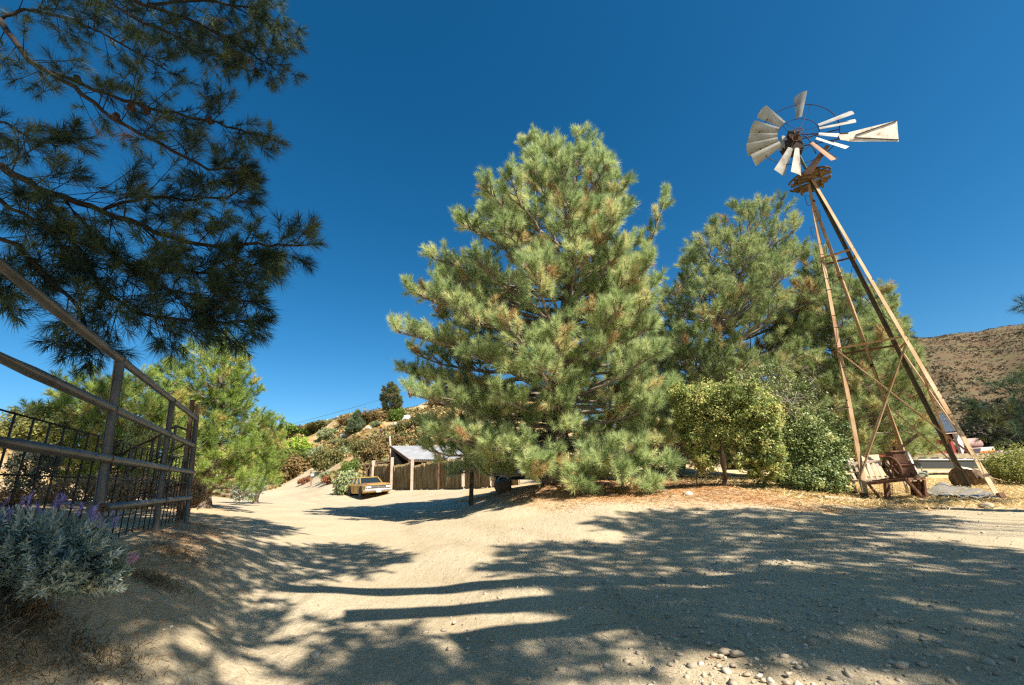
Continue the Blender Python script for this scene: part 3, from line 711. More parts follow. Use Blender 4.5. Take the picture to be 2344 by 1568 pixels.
# leaning plywood
q = [P3(250, 365, 13.2), P3(490, 355, 13.2), P3(545, 560, 12.9), P3(260, 600, 12.9)]
mb = MB(); mb.prism(q, [0, .02, 0]); tag(mb.build('plywood_sheet', mat('plywood', [(.3, (.50, .32, .18)), (.7, (.66, .48, .31))], 3, .8, .2, 20, (1, 1, .2)), None, q[2]), 'orange tan plywood sheet leaning behind the slatted bench', 'panel')
q = [P3(60, 410, 13.6), P3(170, 400, 13.6), P3(190, 510, 13.4), P3(80, 520, 13.4)]
mb = MB(); mb.prism(q, [0, .02, 0]); tag(mb.build('leaning_sheet', WOODL, None, q[2]), 'pale board leaning between the green bush and the left windmill leg', 'panel')
# log
lg = thing('log', P3(1600, 800, 12.4), 'bleached split tree log lying behind the dark windmill leg', 'log')
a_ = P3(1560, 660, 12.4); d_ = unit([.80, .35, -.02]); mb = MB(); mb.tube([a_, a_ + d_ * .45 + [0, 0, -.01], a_ + d_ * .9 + [0, 0, -.04], a_ + d_ * 1.3 + [0, 0, -.08]], [.30, .29, .24, .15], 14); mb.build('log_body', WOODD, lg)
mb = MB()
for k in range(16):
    t_ = rng.random(); s0 = a_ + d_ * (.3 + t_ * .7) + np.array([rng.normal(0, .08), -.12 + rng.normal(0, .08), rng.uniform(-.2, .1)]); mb.bar(s0, s0 + d_ * rng.uniform(.3, .8) + [0, rng.normal(0, .1), rng.uniform(-.15, .02)], .03, .015, [0, 0, 1], .01, .01)
mb.build('splinters', mat('yellow_splinter', [(.3, (.40, .26, .09)), (.7, (.60, .44, .20))], 6), lg)
mb = MB(); mb.sheet([[a_ + [0, 0, .02] + np.array([0, 0, 0]) + d_ * (i * .12) + np.array([-math.sin(t) * .3 * (1 - .05 * i) * .35, -math.sin(t) * .3 * (1 - .05 * i), math.cos(t) * .305 * (1 - .04 * i)]) * np.array([1, 1, 1]) for t in np.linspace(-.9, .7, 6)] for i in range(9)])
mb.build('bleached_bark', WHITE if False else WOODL, lg)
# crumpled sheet metal
pp = np.array([[2122, 1132], [2153, 1118], [2200, 1119], [2245, 1125], [2284, 1136]]); pq = np.array([[2132, 1139], [2160, 1141], [2205, 1144], [2240, 1146], [2292, 1146]])
G = []
for i, f in enumerate(np.linspace(0, 1, 6)):
    row = []
    for j in range(17):
        s_ = j / 16 * 4; k = min(int(s_), 3); e = s_ - k
        A_ = pp[k] + (pp[k + 1] - pp[k]) * e; B_ = pq[k] + (pq[k + 1] - pq[k]) * e
        u = A_ + (B_ - A_) * f; h_ = hit(*u); h_[2] += .03 + .05 * abs(math.sin(j * .9 + i)) + (.10 * (1 - f) * math.exp(-((j - 4) / 2.2) ** 2)); row.append(h_)
    G.append(row)
G = np.array(G); mb = MB(); mb.sheet(G); mb.sheet(G[:, ::-1] - [0, 0, .004]); tag(mb.build('sheet_metal', mat('grey_sheet', [(.3, (.26, .24, .20)), (.7, (.42, .38, .32))], 4, .5, .1, metal=.3), None, G[3, 8]), 'crumpled grey metal sheet on the straw between the windmill feet', 'metal sheet')
mb = MB(); mb.blob(P3(1020, 605, 12.0), (.14, .10, .06), .3, 2); mb.bar(P3(1030, 510, 12), P3(1060, 620, 12), .02, .02); mb.bar(P3(1085, 560, 12.2), P3(1100, 640, 12.2), .12, .03); tag(mb.build('scrap_metal', mat('green_scrap', [(.3, (.18, .2, .16)), (.7, (.34, .38, .28))], 8), None, P3(1050, 640, 12)), 'grey green scrap metal with a bent rod right of the engine', 'scrap')
# long trough and beams
def box_px(name, xa, xb, ytop, ybot, Y, dep, m_, label, cat, Yb=None, parent=None, group=None):
    Yb = Y if Yb is None else Yb
    A_, B_ = at(xa, ybot, Y), at(xb, ybot, Yb); T_ = at((xa + xb) / 2, ytop, (Y + Yb) / 2); z0 = min(A_[2], B_[2]); 
    h_ = T_[2] - at((xa + xb) / 2, ybot, (Y + Yb) / 2)[2]
    mb = MB(); dv = unit(np.cross([0, 0, 1], B_ - A_)); dv = dv if dv[1] > 0 else -dv
    mb.prism([A_, B_, B_ + [0, 0, h_], A_ + [0, 0, h_]], dv * dep)
    o = mb.build(name, m_, parent, None if parent else A_, bevel=.01)
    return tag(o, label, cat, group)
tr = thing('long_trough', at(2180, 1072, 20), 'long dark low trough with a white top edge behind the windmill', 'trough')
box_px('trough_wall', 2060, 2268, 1053.5, 1072, 20, .8, plain('dark_trough', (.03, .035, .035), .6), None, None, parent=tr)
box_px('top_edge', 2055, 2275, 1050.5, 1053.3, 19.95, .9, WHITE, None, None, parent=tr)
box_px('timber_beam', 2085, 2305, 1041, 1049, 21.5, .2, WOODG, 'long weathered timber beam resting behind the dark trough', 'beam')
box_px('timber_rail', 2135, 2300, 1038, 1043, 22.5, .12, WOODG, 'thinner timber rail lying behind the long beam', 'beam')
for i, x in enumerate((2092, 2120, 2150, 2180)):
    box_px('beam_block', x, x + 9, 1046, 1051, 20.6, .35, WOODG, 'wood block under the long beam, %s from the left' % ('first', 'second', 'third', 'fourth')[i], 'block', group='blocks under the beam')
mb = MB(); mb.bar(at(2090, 1078, 18), at(2270, 1079, 18), .10, .06); tag(mb.build('ground_pole', WOODL, None, at(2090, 1079, 18)), 'pale thin pole lying on the straw in front of the dark trough', 'pole')
# red barn
bn_ = thing('red_barn', at(2150, 1045, 30), 'small red barn with a light corrugated roof and white corner post', 'barn')
RED = mat('red_boards', [(.3, (.30, .045, .035)), (.7, (.48, .09, .06))], 3, .8, .3, 10, (4, 4, .3))
box_px('wall', 2010, 2193, 992, 1046, 30, 5, RED, None, None, parent=bn_)
e0_, e1_ = at(2000, 1000, 29.3), at(2200, 984, 29.3); r0_, r1_ = at(1990, 958, 33.5), at(2167, 944, 33.5)
e1_[2] = e0_[2] = (e0_[2] + e1_[2]) / 2 ; r0_[2] = r1_[2] = (r0_[2] + r1_[2]) / 2
G = []
for j in range(241):
    f = j / 240; ph = j % 4; dz = (.05, .0, -.05, 0)[ph]
    G.append([e0_ + (e1_ - e0_) * f + [0, 0, dz], r0_ + (r1_ - r0_) * f + [0, 0, dz]])
G = np.array(G); mb = MB(); mb.sheet(G); mb.sheet(G[:, ::-1] - [0, 0, .03]); mb.build('roof', mat('zinc_roof', [(.3, (.30, .33, .35)), (.7, (.46, .49, .50))], 3, .55, 0, metal=0), bn_)
mb = MB(); mb.bar(e0_ - [0, 0, .10], e1_ - [0, 0, .10], .05, .16, [0, 1, 0]); mb.build('fascia', WOODL, bn_)
q0 = at(2205, 1042, 29.6); mb = MB(); mb.bar(q0 - [0, 0, .3], np.array([q0[0], q0[1], e0_[2] - .1]), .28, .2, [0, 1, 0]); mb.build('corner_post', WHITE, bn_)
pk = mat('pink_tank', [(.3, (.42, .24, .20)), (.7, (.55, .36, .31))], 3, .6, .1)
q0 = at(2214, 1026, 34); mb = MB(); mb.tube([q0 + [-1.3, .5, .3], q0 + [-1.15, .45, .3], q0 + [.9, 0, .3], q0 + [1.05, 0, .3]], [.28, .42, .42, .28], 16); tag(mb.build('tank', pk, None, q0), 'faded pink cylindrical tank beside the barn post', 'tank')
tarp = mat('cream_canvas', [(.3, (.62, .52, .42)), (.7, (.78, .70, .58))], 3, .9, .5, 12, (4, 4, 1))
t_ = thing('covered_stack', at(2262, 1044, 27), 'cream canvas covered stack with an orange strap behind the right windmill leg', 'stack')
q = [at(x, y, 27) for x, y in ((2240, 1050), (2290, 1048), (2278, 1022), (2246, 1025))]; mb = MB(); mb.prism(q, [.4, 1.2, 0]); mb.build('canvas_cover', tarp, t_, bevel=.06)
mb = MB(); mb.bar(at(2244, 1035, 26.93), at(2282, 1032, 26.93), .09, .02, [0, 1, 0]); mb.build('strap', plain('orange_strap', (.75, .22, .04)), t_)
mb = MB(); q0 = at(2236, 1034, 28); mb.prism([q0 + [-.4, 0, -.3], q0 + [.35, 0, -.3], q0 + [.35, 0, .25], q0 + [-.1, 0, .2]], [0, .6, 0]); tag(mb.build('red_crate', plain('red_plastic', (.5, .06, .05), .6), None, q0), 'slant topped red box left of the canvas covered stack', 'box')
mb = MB(); q0 = at(2312, 1043, 24); mb.blob(q0, (.32, .3, .28), .15, 3); mb.blob(q0 + [-.35, .1, .12], (.22, .25, .16), .15, 5); tag(mb.build('pink_bag', mat('pink_cloth', [(.3, (.6, .42, .42)), (.7, (.78, .64, .62))], 8), None, q0), 'crumpled pale pink bag above the yellow green bush', 'bag')
mb = MB(); q0 = at(2340, 1034, 25); mb.tube([q0 - [0, 0, .15], q0 + [0, 0, .1], q0 + [0, 0, .18]], [.5, .45, .2], 14); tag(mb.build('tub', mat('mauve_tub', [(.3, (.5, .4, .46)), (.7, (.75, .68, .72))], 3), None, q0), 'pale mauve overturned tub at the right edge of the picture', 'tub')

# ------------------------------------------------------------------ pines
def row_env(rows, Y, base, top):
    z = []; L_ = []; R__ = []
    for py, l, r in rows:
        pc = at((l + r) / 2, py, Y); tx = base[0] + (top[0] - base[0]) * (pc[2] - base[2]) / (top[2] - base[2])
        z.append(pc[2]); L_.append(tx - at(l, py, Y)[0]); R__.append(at(r, py, Y)[0] - tx)
    o = np.argsort(z); z = np.array(z)[o]; L_ = np.array(L_)[o]; R__ = np.array(R__)[o]
    return z, L_, R__
def pine(label, base_px, top_px, rows, Y, nlimb, seed, name='pine_tree', K=80, nl=.2, nw=.011, L=.26, twl=1.1, ntw=9, nsub=2, mat_n=None, mat_w=None, mat_t=None, trunk_r=.3,
         extra=(), hump=.62, group=None, rise=(-.05, .75), seg=1, sag=0., open_=(85, 22), cat='pine tree', depth=.85, start=.28, base=None, lift=.25, zmin=None):
    mat_n = mat_n or NEEDLE; mat_w = mat_w or BARK_G; mat_t = mat_t or BARK
    base = at(*base_px, Y) if base is None else base; base = np.array([base[0], base[1], gz1(base[0], base[1]) - .05]); top = at(*top_px, Y)
    z, Lw, Rw = row_env(rows, Y, base, top)
    root = thing(name, base, label, cat, group)
    t = Tree(seed); rg = t.rg
    tz = np.linspace(0, 1, 10); ax = lambda h: base + (top - base) * ((h - base[2]) / (top[2] - base[2]))
    path = [base + (top - base) * f + np.array([math.sin(f * 5 + seed) * .06, math.cos(f * 4) * .06, 0]) * (f > 0) for f in tz]
    t.trunk.tube(path, [trunk_r * (1.25 if i == 0 else 1) * (1 - .93 * f) + .015 for i, f in enumerate(tz)], 10)
    zlo = z[0] if zmin is None else zmin; zhi = z[-1]
    hs = np.linspace(zlo, zhi, 400); wgt = (np.interp(hs, z, Lw + Rw)) ** 1.0 + .25; cw = np.cumsum(wgt); cw /= cw[-1]
    for i in range(nlimb):
        he = float(np.interp((i + rg.random()) / nlimb, cw, hs)); az = i * 2.39996 + rg.normal(0, .25)
        rl, rr = np.interp(he, z, Lw), np.interp(he, z, Rw); c_ = math.cos(az)
        R = (rl + (rr - rl) * (c_ + 1) / 2) * (rg.uniform(.80, 1.02) if rg.random() < hump else rg.uniform(.35, .8))
        f = (he - zlo) / (zhi - zlo); ri = rise[0] + (rise[1] - rise[0]) * f
        hstart = he - ri * R * rg.uniform(.7, 1.2); hstart = min(max(hstart, base[2] + .5), top[2] - .3)
        a = ax(hstart); e = ax(he) + np.array([math.cos(az) * R, math.sin(az) * R * depth, 0])
        R2 = np.linalg.norm(e - a)
        t.limb(a, e, .10 * (1 - f), .02 + .016 * R2, max(int(ntw * min(R2 / 3.0, 1.4)), 3), min(twl, .35 * R2 + .3), L, start=start if R2 > 1.5 else .1, nsub=nsub, lift=lift)
    for pa, pb_ in extra:
        t.limb(at(*pa), at(*pb_), .08, .07, 15, .6, L, .4, nsub, lift)
    # leader tufts
    for k in range(10):
        h = top[2] - k * .12; t.tuft(ax(h) + rg.normal(0, .04, 3), unit(rg.normal(0, .5, 3) + [0, 0, 1]), L, .4)
    t.finish(root, K, nl, nw, mat_n, mat_w, mat_t, seg, sag, seed, open_)
    print('tree', label[:30], len(t.P))
    return root, t
rowsA = [(322, 1285, 1352), (345, 1190, 1368), (390, 1168, 1372), (440, 1100, 1420), (530, 995, 1445), (600, 975, 1480), (690, 930, 1515), (760, 875, 1525), (850, 890, 1540), (930, 945, 1545), (1010, 965, 1545), (1070, 1060, 1540), (1105, 1230, 1500)]
rA, tA = pine('largest pale green pine, broad and bushy, standing alone in the middle of the picture', (1275, 1103), (1318, 318), rowsA, 14.0, 215, 4, K=135, hump=.6, nl=.21, nw=.0115, L=.38, trunk_r=.36, twl=.72, ntw=11, start=.5, nsub=2, lift=.6, depth=.8,
     extra=[((1375, 790, 14.0), (1528, 445, 13.6)), ((1330, 700, 14), (1195, 335, 13.7)), ((1250, 1010, 14), (1045, 1085, 15.5)), ((1250, 1000, 14), (1090, 1030, 15)), ((1290, 1040, 13.6), (1490, 1118, 11.6)), ((1290, 1030, 13.6), (1330, 1118, 11.9)), ((1280, 1000, 13.6), (1120, 1058, 12.2)), ((1290, 1000, 13.6), (1420, 1085, 11.6)), ((1290, 1010, 13.6), (1230, 1085, 12)), ((1300, 980, 13.6), (1530, 1075, 11.8))])
mb_ = None
rgc = np.random.default_rng(8)
for k in range(28):
    j = int(rgc.integers(0, len(tA.P))); p = tA.P[j] - np.array([0, 0, .12]); mb = MB(); mb.blob(p, (.06, .06, .10), .2, k); mb.build('cone', mat('cone_brown', [(.3, (.10, .05, .03)), (.7, (.26, .15, .08))], 20) if k == 0 else bpy.data.materials['cone_brown'], rA)
DT = mat('dead_twig', [(.3, (.34, .27, .21)), (.7, (.56, .47, .38))], 9)
for tt_, rr_, nn in ((tA, rA, 95),):
    for k in range(nn):
        mb = MB()
        j = int(rgc.integers(0, len(tt_.P))); p = np.array(tt_.P[j])
        if p[2] > 6.5 and rgc.random() < .7: continue
        ax_ = np.array([1.2, 14, p[2]]); p = p + (ax_ - p) * rgc.uniform(.0, .35); d = unit(p - ax_ + rgc.normal(0, .8, 3) + [0, 0, -.6]); l = rgc.uniform(.35, .9)
        m_ = p + d * l * .5 + rgc.normal(0, .05, 3); e = p + d * l + [0, 0, .12 * l]; mb.tube([p, m_, e], [.017, .012, .006], 4, False)
        for _ in range(3): q = m_ + (e - m_) * rgc.random(); mb.tube([q, q + unit(d + rgc.normal(0, .6, 3)) * l * .35], [.007, .004], 3, False)
        mb.build('dead_twig', DT, rr_)
rowsB = [(475, 1738, 1800), (505, 1635, 1812), (560, 1580, 1815), (640, 1525, 1835), (760, 1490, 1880), (860, 1460, 1920), (960, 1450, 1940), (1040, 1450, 1900)]
pine('tall pine behind the yellow green oak, its top pointing up between middle pine and windmill', (1528, 1070), (1730, 470), rowsB, 18.5, 180, 8, mat_n=NEEDLE_B, start=.45, K=90, nl=.23, nw=.016, L=.36, lift=.6, trunk_r=.28, twl=1.1, ntw=8)
rowsC = [(580, 1855, 1885), (640, 1810, 1900), (700, 1790, 2000), (760, 1790, 2030), (850, 1800, 2060), (950, 1840, 2090), (1040, 1860, 2100), (1075, 1880, 2060)]
pine('dense pine standing directly behind the left legs of the windmill', (1965, 1090), (1868, 575), rowsC, 17.0, 150, 15, mat_n=NEEDLE_B, start=.45, K=90, nl=.23, nw=.016, L=.36, lift=.6, trunk_r=.2, twl=1.0, ntw=7)
rowsC2 = [(665, 2005, 2035), (730, 1985, 2060), (800, 1960, 2075), (900, 1950, 2090), (1000, 1960, 2120), (1050, 1980, 2130)]
pine('slim pine with its tip seen between the two right windmill legs', (2040, 1085), (2022, 660), rowsC2, 19.5, 85, 16, mat_n=NEEDLE_B, K=85, nl=.23, nw=.017, L=.36, lift=.6, trunk_r=.16, twl=.9, ntw=6)
pine('pine hidden behind the right half of the largest pine, glimpsed through its gaps', (1455, 1085), (1450, 705), [(715, 1420, 1480), (770, 1380, 1520), (860, 1350, 1550), (960, 1340, 1560), (1050, 1340, 1560)], 23.5, 90, 19, mat_n=NEEDLE_B, K=60, nl=.25, nw=.022, trunk_r=.2, twl=1.0, ntw=7)
# left side pines behind the gate
kwl = dict(mat_n=NEEDLE_Y, K=80, nl=.16, nw=.011, L=.30, rise=(-.05, .7), nsub=3, twl=.9, ntw=10, lift=.4)
rowsD = [(862, 225, 330), (900, 150, 400), (950, 112, 440), (1010, 120, 450), (1070, 150, 450), (1125, 200, 420)]
pine('wide yellow green pine seen through the pipe fence at the left', (300, 1150), (280, 855), rowsD, 13.0, 85, 23, trunk_r=.16, **kwl)
rowsE = [(785, 505, 540), (820, 400, 545), (870, 390, 560), (905, 360, 585), (960, 380, 605), (1020, 400, 600), (1080, 410, 600), (1130, 430, 590)]
pine('yellow green pine right of the fence end with a leaning forked top', (470, 1145), (515, 790), rowsE, 15.0, 92, 24, trunk_r=.2, **kwl)
rowsF = [(955, 590, 640), (1000, 560, 640), (1060, 540, 650), (1110, 540, 640)]
pine('small low pine at the road edge right of the leaning forked pine', (585, 1140), (610, 950), rowsF, 24.0, 60, 25, trunk_r=.14, **kwl)

# overhanging foreground pine on the left: limbs come in from a trunk outside the frame
ov = thing('overhanging_pine', (-9.6, 2.4, gz1(-9.6, 2.4)), 'dark foreground pine whose limbs hang in from the upper left corner', 'pine tree')
to = Tree(31)
tb = OFF[ov.name]
to.trunk.tube([tb, tb + [.1, 0, 3], tb + [.15, .1, 7], tb + [.1, 0, 12]], [.34, .28, .22, .1], 12)
def chain(pts, r0, ntw, twl, L=.2, r1=.012, nsub=2, start=.15):
    P = [at(*p) for p in pts]
    # smooth polyline
    Q = []
    for i in range(len(P) - 1):
        for f in np.linspace(0, 1, 5)[:-1]: Q.append(P[i] + (P[i + 1] - P[i]) * f + to.rg.normal(0, .012, 3))
    Q.append(P[-1]); m = len(Q)
    to.wood.tube(Q, [r0 + (r1 - r0) * i / (m - 1) for i in range(m)], 6, False)
    for k in range(ntw):
        f = start + (1 - start) * (k + to.rg.random() * .7) / ntw; x = f * (m - 1); i = min(int(x), m - 2); p = Q[i] + (Q[i + 1] - Q[i]) * (x - i)
        d0 = unit(Q[i + 1] - Q[i]); sd = unit(np.cross(d0, to.rg.normal(size=3)))
        to.twig(p, d0 * .7 + sd * .9 + np.array([0, 0, -.05]), twl * (1.2 - .7 * f) * to.rg.uniform(.6, 1.3), .008, L, nsub, .15)
    to.twig(Q[-1], Q[-1] - Q[-2], .15, .008, L, 3, .2)
chains = [
 ([(-160, -60, 5.2), (0, 45, 5.1), (70, 140, 5.0), (170, 200, 5.0), (265, 275, 4.9), (370, 330, 4.9), (480, 390, 4.9), (535, 385, 4.9)], .05, 26, .55),
 ([(120, 165, 5.0), (240, 215, 5.1), (330, 245, 5.2), (420, 265, 5.3), (520, 290, 5.4), (600, 310, 5.5)], .028, 22, .5),
 ([(-200, 330, 4.6), (0, 378, 4.6), (90, 430, 4.6), (210, 475, 4.7), (330, 520, 4.8), (450, 560, 4.9), (590, 560, 5.0), (690, 562, 5.1)], .055, 40, .62),
 ([(90, 430, 4.6), (180, 560, 4.7), (230, 660, 4.8), (320, 720, 4.9), (470, 740, 5.0), (570, 735, 5.1)], .03, 34, .6),
 ([(150, 460, 4.7), (250, 580, 4.6), (340, 640, 4.7), (440, 680, 4.8), (560, 690, 4.9)], .026, 30, .55),
 ([(330, 520, 4.8), (430, 620, 5.0), (520, 640, 5.1), (600, 600, 5.2)], .02, 22, .5),
 ([(-150, 500, 4.2), (40, 560, 4.3), (120, 640, 4.4), (190, 720, 4.5), (200, 790, 4.6)], .03, 20, .45),
 ([(230, 480, 4.8), (330, 450, 5.1), (420, 455, 5.3), (520, 450, 5.4), (560, 430, 5.5)], .022, 22, .5),
 ([(-100, 250, 5.0), (20, 285, 5.0), (90, 330, 4.9), (150, 310, 4.8)], .02, 12, .45),
 ([(-120, 620, 4.0), (-20, 640, 4.1), (10, 690, 4.1)], .015, 7, .3),
 ([(-60, -150, 6.0), (160, -60, 6.0), (330, 10, 6.1), (450, 50, 6.2), (560, 110, 6.3), (630, 160, 6.4)], .06, 44, .8),
 ([(160, -60, 6.0), (300, 40, 5.8), (420, 90, 5.9), (540, 150, 6.0)], .03, 34, .7),
 ([(330, 10, 6.1), (480, 0, 6.4), (580, 20, 6.6), (650, 85, 6.6)], .035, 38, .75),
 ([(60, -120, 6.2), (250, -60, 6.5), (450, -70, 6.8), (600, -40, 7.0)], .04, 30, .8),
 ([(0, 45, 5.1), (60, 20, 5.2), (150, 40, 5.2), (260, 90, 5.3), (380, 160, 5.5)], .03, 22, .5),
 ([(-100, 380, 4.4), (30, 480, 4.4), (110, 520, 4.4), (170, 600, 4.4)], .03, 16, .5),
]
for pts, r0, ntw, twl in chains: chain(pts, r0, int(ntw * 1.4), twl)
to.wood.tube([tb + [.15, .1, 7], tb + [2.2, -.4, 8.2], at(-160, -60, 5.2)], [.09, .07, .05], 6, False)
to.wood.tube([tb + [.1, 0, 4.4], at(-200, 330, 4.6)], [.09, .055], 6, False)
to.wood.tube([tb + [.1, 0, 8.5], at(-60, -150, 6.0)], [.09, .06], 6, False)
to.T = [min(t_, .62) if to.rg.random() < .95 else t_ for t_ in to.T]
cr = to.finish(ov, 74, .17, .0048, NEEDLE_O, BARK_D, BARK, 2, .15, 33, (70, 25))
for k, (px, py, Y) in enumerate([(300, 243, 4.95), (335, 250, 5.1), (175, 180, 5.0), (480, 275, 5.2), (265, 268, 4.9)]):
    c0 = at(px, py, Y); mb = MB(); mb.blob(c0, (.045, .045, .07), .25, k); mb.blob(c0 + [.02, .01, -.03], (.04, .04, .05), .3, k + 9); mb.build('cone', DKMET, ov)
print('overhang tufts', len(to.P))

# right edge pine branches
re = thing('edge_pine', (11.5, 6.2, gz1(11.5, 6.2)), 'dark pine whose branch tips show at the right edge of the picture', 'pine tree')
t2 = Tree(41); tb2 = OFF[re.name]
t2.trunk.tube([tb2, tb2 + [0, 0, 4], tb2 + [.1, 0, 9]], [.3, .22, .1], 10)
def limb2(pts, r0, ntw, twl):
    P = [at(*p) for p in pts]; m = len(P); t2.wood.tube(P, [r0 * (1 - .8 * i / (m - 1)) for i in range(m)], 5, False)
    for k in range(ntw):
        f = .3 + .7 * (k + t2.rg.random()) / ntw; x = f * (m - 1); i = min(int(x), m - 2); p = P[i] + (P[i + 1] - P[i]) * (x - i); d0 = unit(P[i + 1] - P[i])
        t2.twig(p, d0 * .8 + t2.rg.normal(0, .45, 3), twl, .01, .2, 2, .2)
limb2([(2600, 960, 9), (2450, 985, 9), (2330, 960, 9), (2262, 935, 9)], .05, 16, .4)
limb2([(2600, 860, 9), (2450, 880, 9), (2350, 890, 9), (2310, 900, 9)], .04, 14, .4)
limb2([(2600, 1010, 9), (2460, 1010, 9), (2340, 990, 9), (2280, 985, 9)], .04, 18, .45)
limb2([(2500, 700, 9), (2420, 690, 9), (2352, 705, 9)], .03, 6, .25)
limb2([(2500, 770, 9), (2420, 760, 9), (2350, 752, 9)], .03, 6, .22)
t2.finish(re, 70, .16, .008, NEEDLE_D, BARK_D, BARK, 1, .05, 5)

# shade trees standing behind and to the right of the camera (they throw the shadows on the road)
def inpoly(px, py, poly):
    c = np.zeros(len(px), bool); n = len(poly); j = n - 1
    for i in range(n):
        xi, yi = poly[i]; xj, yj = poly[j]
        c ^= ((yi > py) != (yj > py)) & (px < (xj - xi) * (py - yi) / (yj - yi + 1e-9) + xi); j = i
    return c
inell = lambda px, py, e: ((px - e[0]) / e[2]) ** 2 + ((py - e[1]) / e[3]) ** 2 < 1
PL1 = [(420, 1175), (600, 1172), (575, 1185), (690, 1213), (640, 1222), (560, 1235), (500, 1242), (620, 1247), (720, 1252), (800, 1241), (850, 1248), (880, 1262), (962, 1273), (890, 1290), (820, 1316), (740, 1322), (690, 1335), (600, 1347), (560, 1400), (500, 1420), (420, 1412), (340, 1455), (230, 1520), (160, 1570), (-600, 1700), (-900, 1150), (200, 1150)]
H1 = [(600, 1300, 50, 9), (690, 1302, 30, 6), (520, 1318, 30, 8), (480, 1370, 60, 10), (420, 1255, 24, 5), (540, 1352, 30, 6)]
E1 = [(800, 1545, 130, 30), (1180, 1545, 130, 30), (960, 1500, 90, 16), (640, 1415, 70, 13), (520, 1455, 80, 14), (850, 1505, 110, 22), (1010, 1545, 170, 36), (1160, 1500, 60, 22), (640, 1545, 70, 22), (740, 1440, 45, 10), (1390, 1525, 60, 18), (1470, 1480, 90, 14), (1290, 1450, 60, 12), (470, 1540, 70, 20), (900, 1450, 40, 8)]
PR = [(1060, 1302), (1180, 1288), (1130, 1252), (1200, 1243), (1400, 1245), (1480, 1238), (1360, 1205), (1350, 1190), (1450, 1173), (1600, 1167), (1750, 1169), (1900, 1161), (2060, 1164), (2190, 1195), (2110, 1214), (2010, 1209), (2060, 1228), (2200, 1246), (2344, 1264), (2900, 1290), (2900, 1700), (2100, 1558), (1925, 1514), (1785, 1486), (1584, 1462), (1404, 1425), (1250, 1400), (1310, 1352), (1190, 1340), (1300, 1326), (1100, 1312)]
H2 = [(2130, 1373, 90, 12), (2250, 1424, 150, 17), (1980, 1445, 170, 14), (1500, 1330, 60, 9), (1780, 1290, 70, 7), (2100, 1300, 110, 8), (1620, 1400, 70, 12), (2280, 1330, 70, 8), (1960, 1262, 90, 5), (1590, 1310, 80, 6), (2000, 1460, 180, 9), (1430, 1222, 70, 7), (1330, 1275, 50, 6), (2300, 1510, 100, 10), (1890, 1292, 60, 4), (1700, 1370, 40, 6)]
t3 = Tree(51); rg = t3.rg
N = 24000
sx = rg.uniform(-11, 16, N); sy = .2 + 12.6 * rg.random(N); sy[:2500] = .3 + 4.2 * rg.random(2500); sx[:2500] = rg.uniform(-4, 5, 2500); szz = gz(sx, sy)
px, py = proj(np.stack([sx, sy, szz], -1))
ok = np.isfinite(px)
px = np.nan_to_num(px, nan=-9999); py = np.nan_to_num(py, nan=-9999)
inL = inpoly(px, py, PL1)
for e in H1: inL &= ~inell(px, py, e)
inE = np.zeros(N, bool)
for e in E1: inE |= inell(px, py, e)
inR = inpoly(px, py, PR)
for e in H2: inR &= ~inell(px, py, e)
sel = ok & (inL | inR | inE)
S0 = np.stack([sx, sy, szz], -1)[sel]
# blockers up the sun rays; height varies smoothly so that they gather in limbs
hh = 6.2 + 1.3 * np.sin(S0[:, 0] * .5 + 1) + .9 * np.cos(S0[:, 1] * .8) + rg.normal(0, .35, len(S0))
far = S0[:, 1] > 6; hh = np.where(far, hh + 1.6, hh)
def outside(P, m=230):
    q = (P - np.array([0, 0, EYE])) @ CR; wz = -q[:, 2]; x = q[:, 0] / np.maximum(wz, 1e-3) * FPX; y = -q[:, 1] / np.maximum(wz, 1e-3) * FPX
    return (wz < .05) | (abs(x) > 1172 + m) | (abs(y) > 784 + m)
def lift_out(S, h):
    h = h.copy(); 
    for _ in range(80):
        bad = ~outside(S + SUN * (h / SUN[2])[:, None]); h[bad] += .25
    P = S + SUN * (h / SUN[2])[:, None]; return P[outside(P)]
B0 = lift_out(S0, hh)
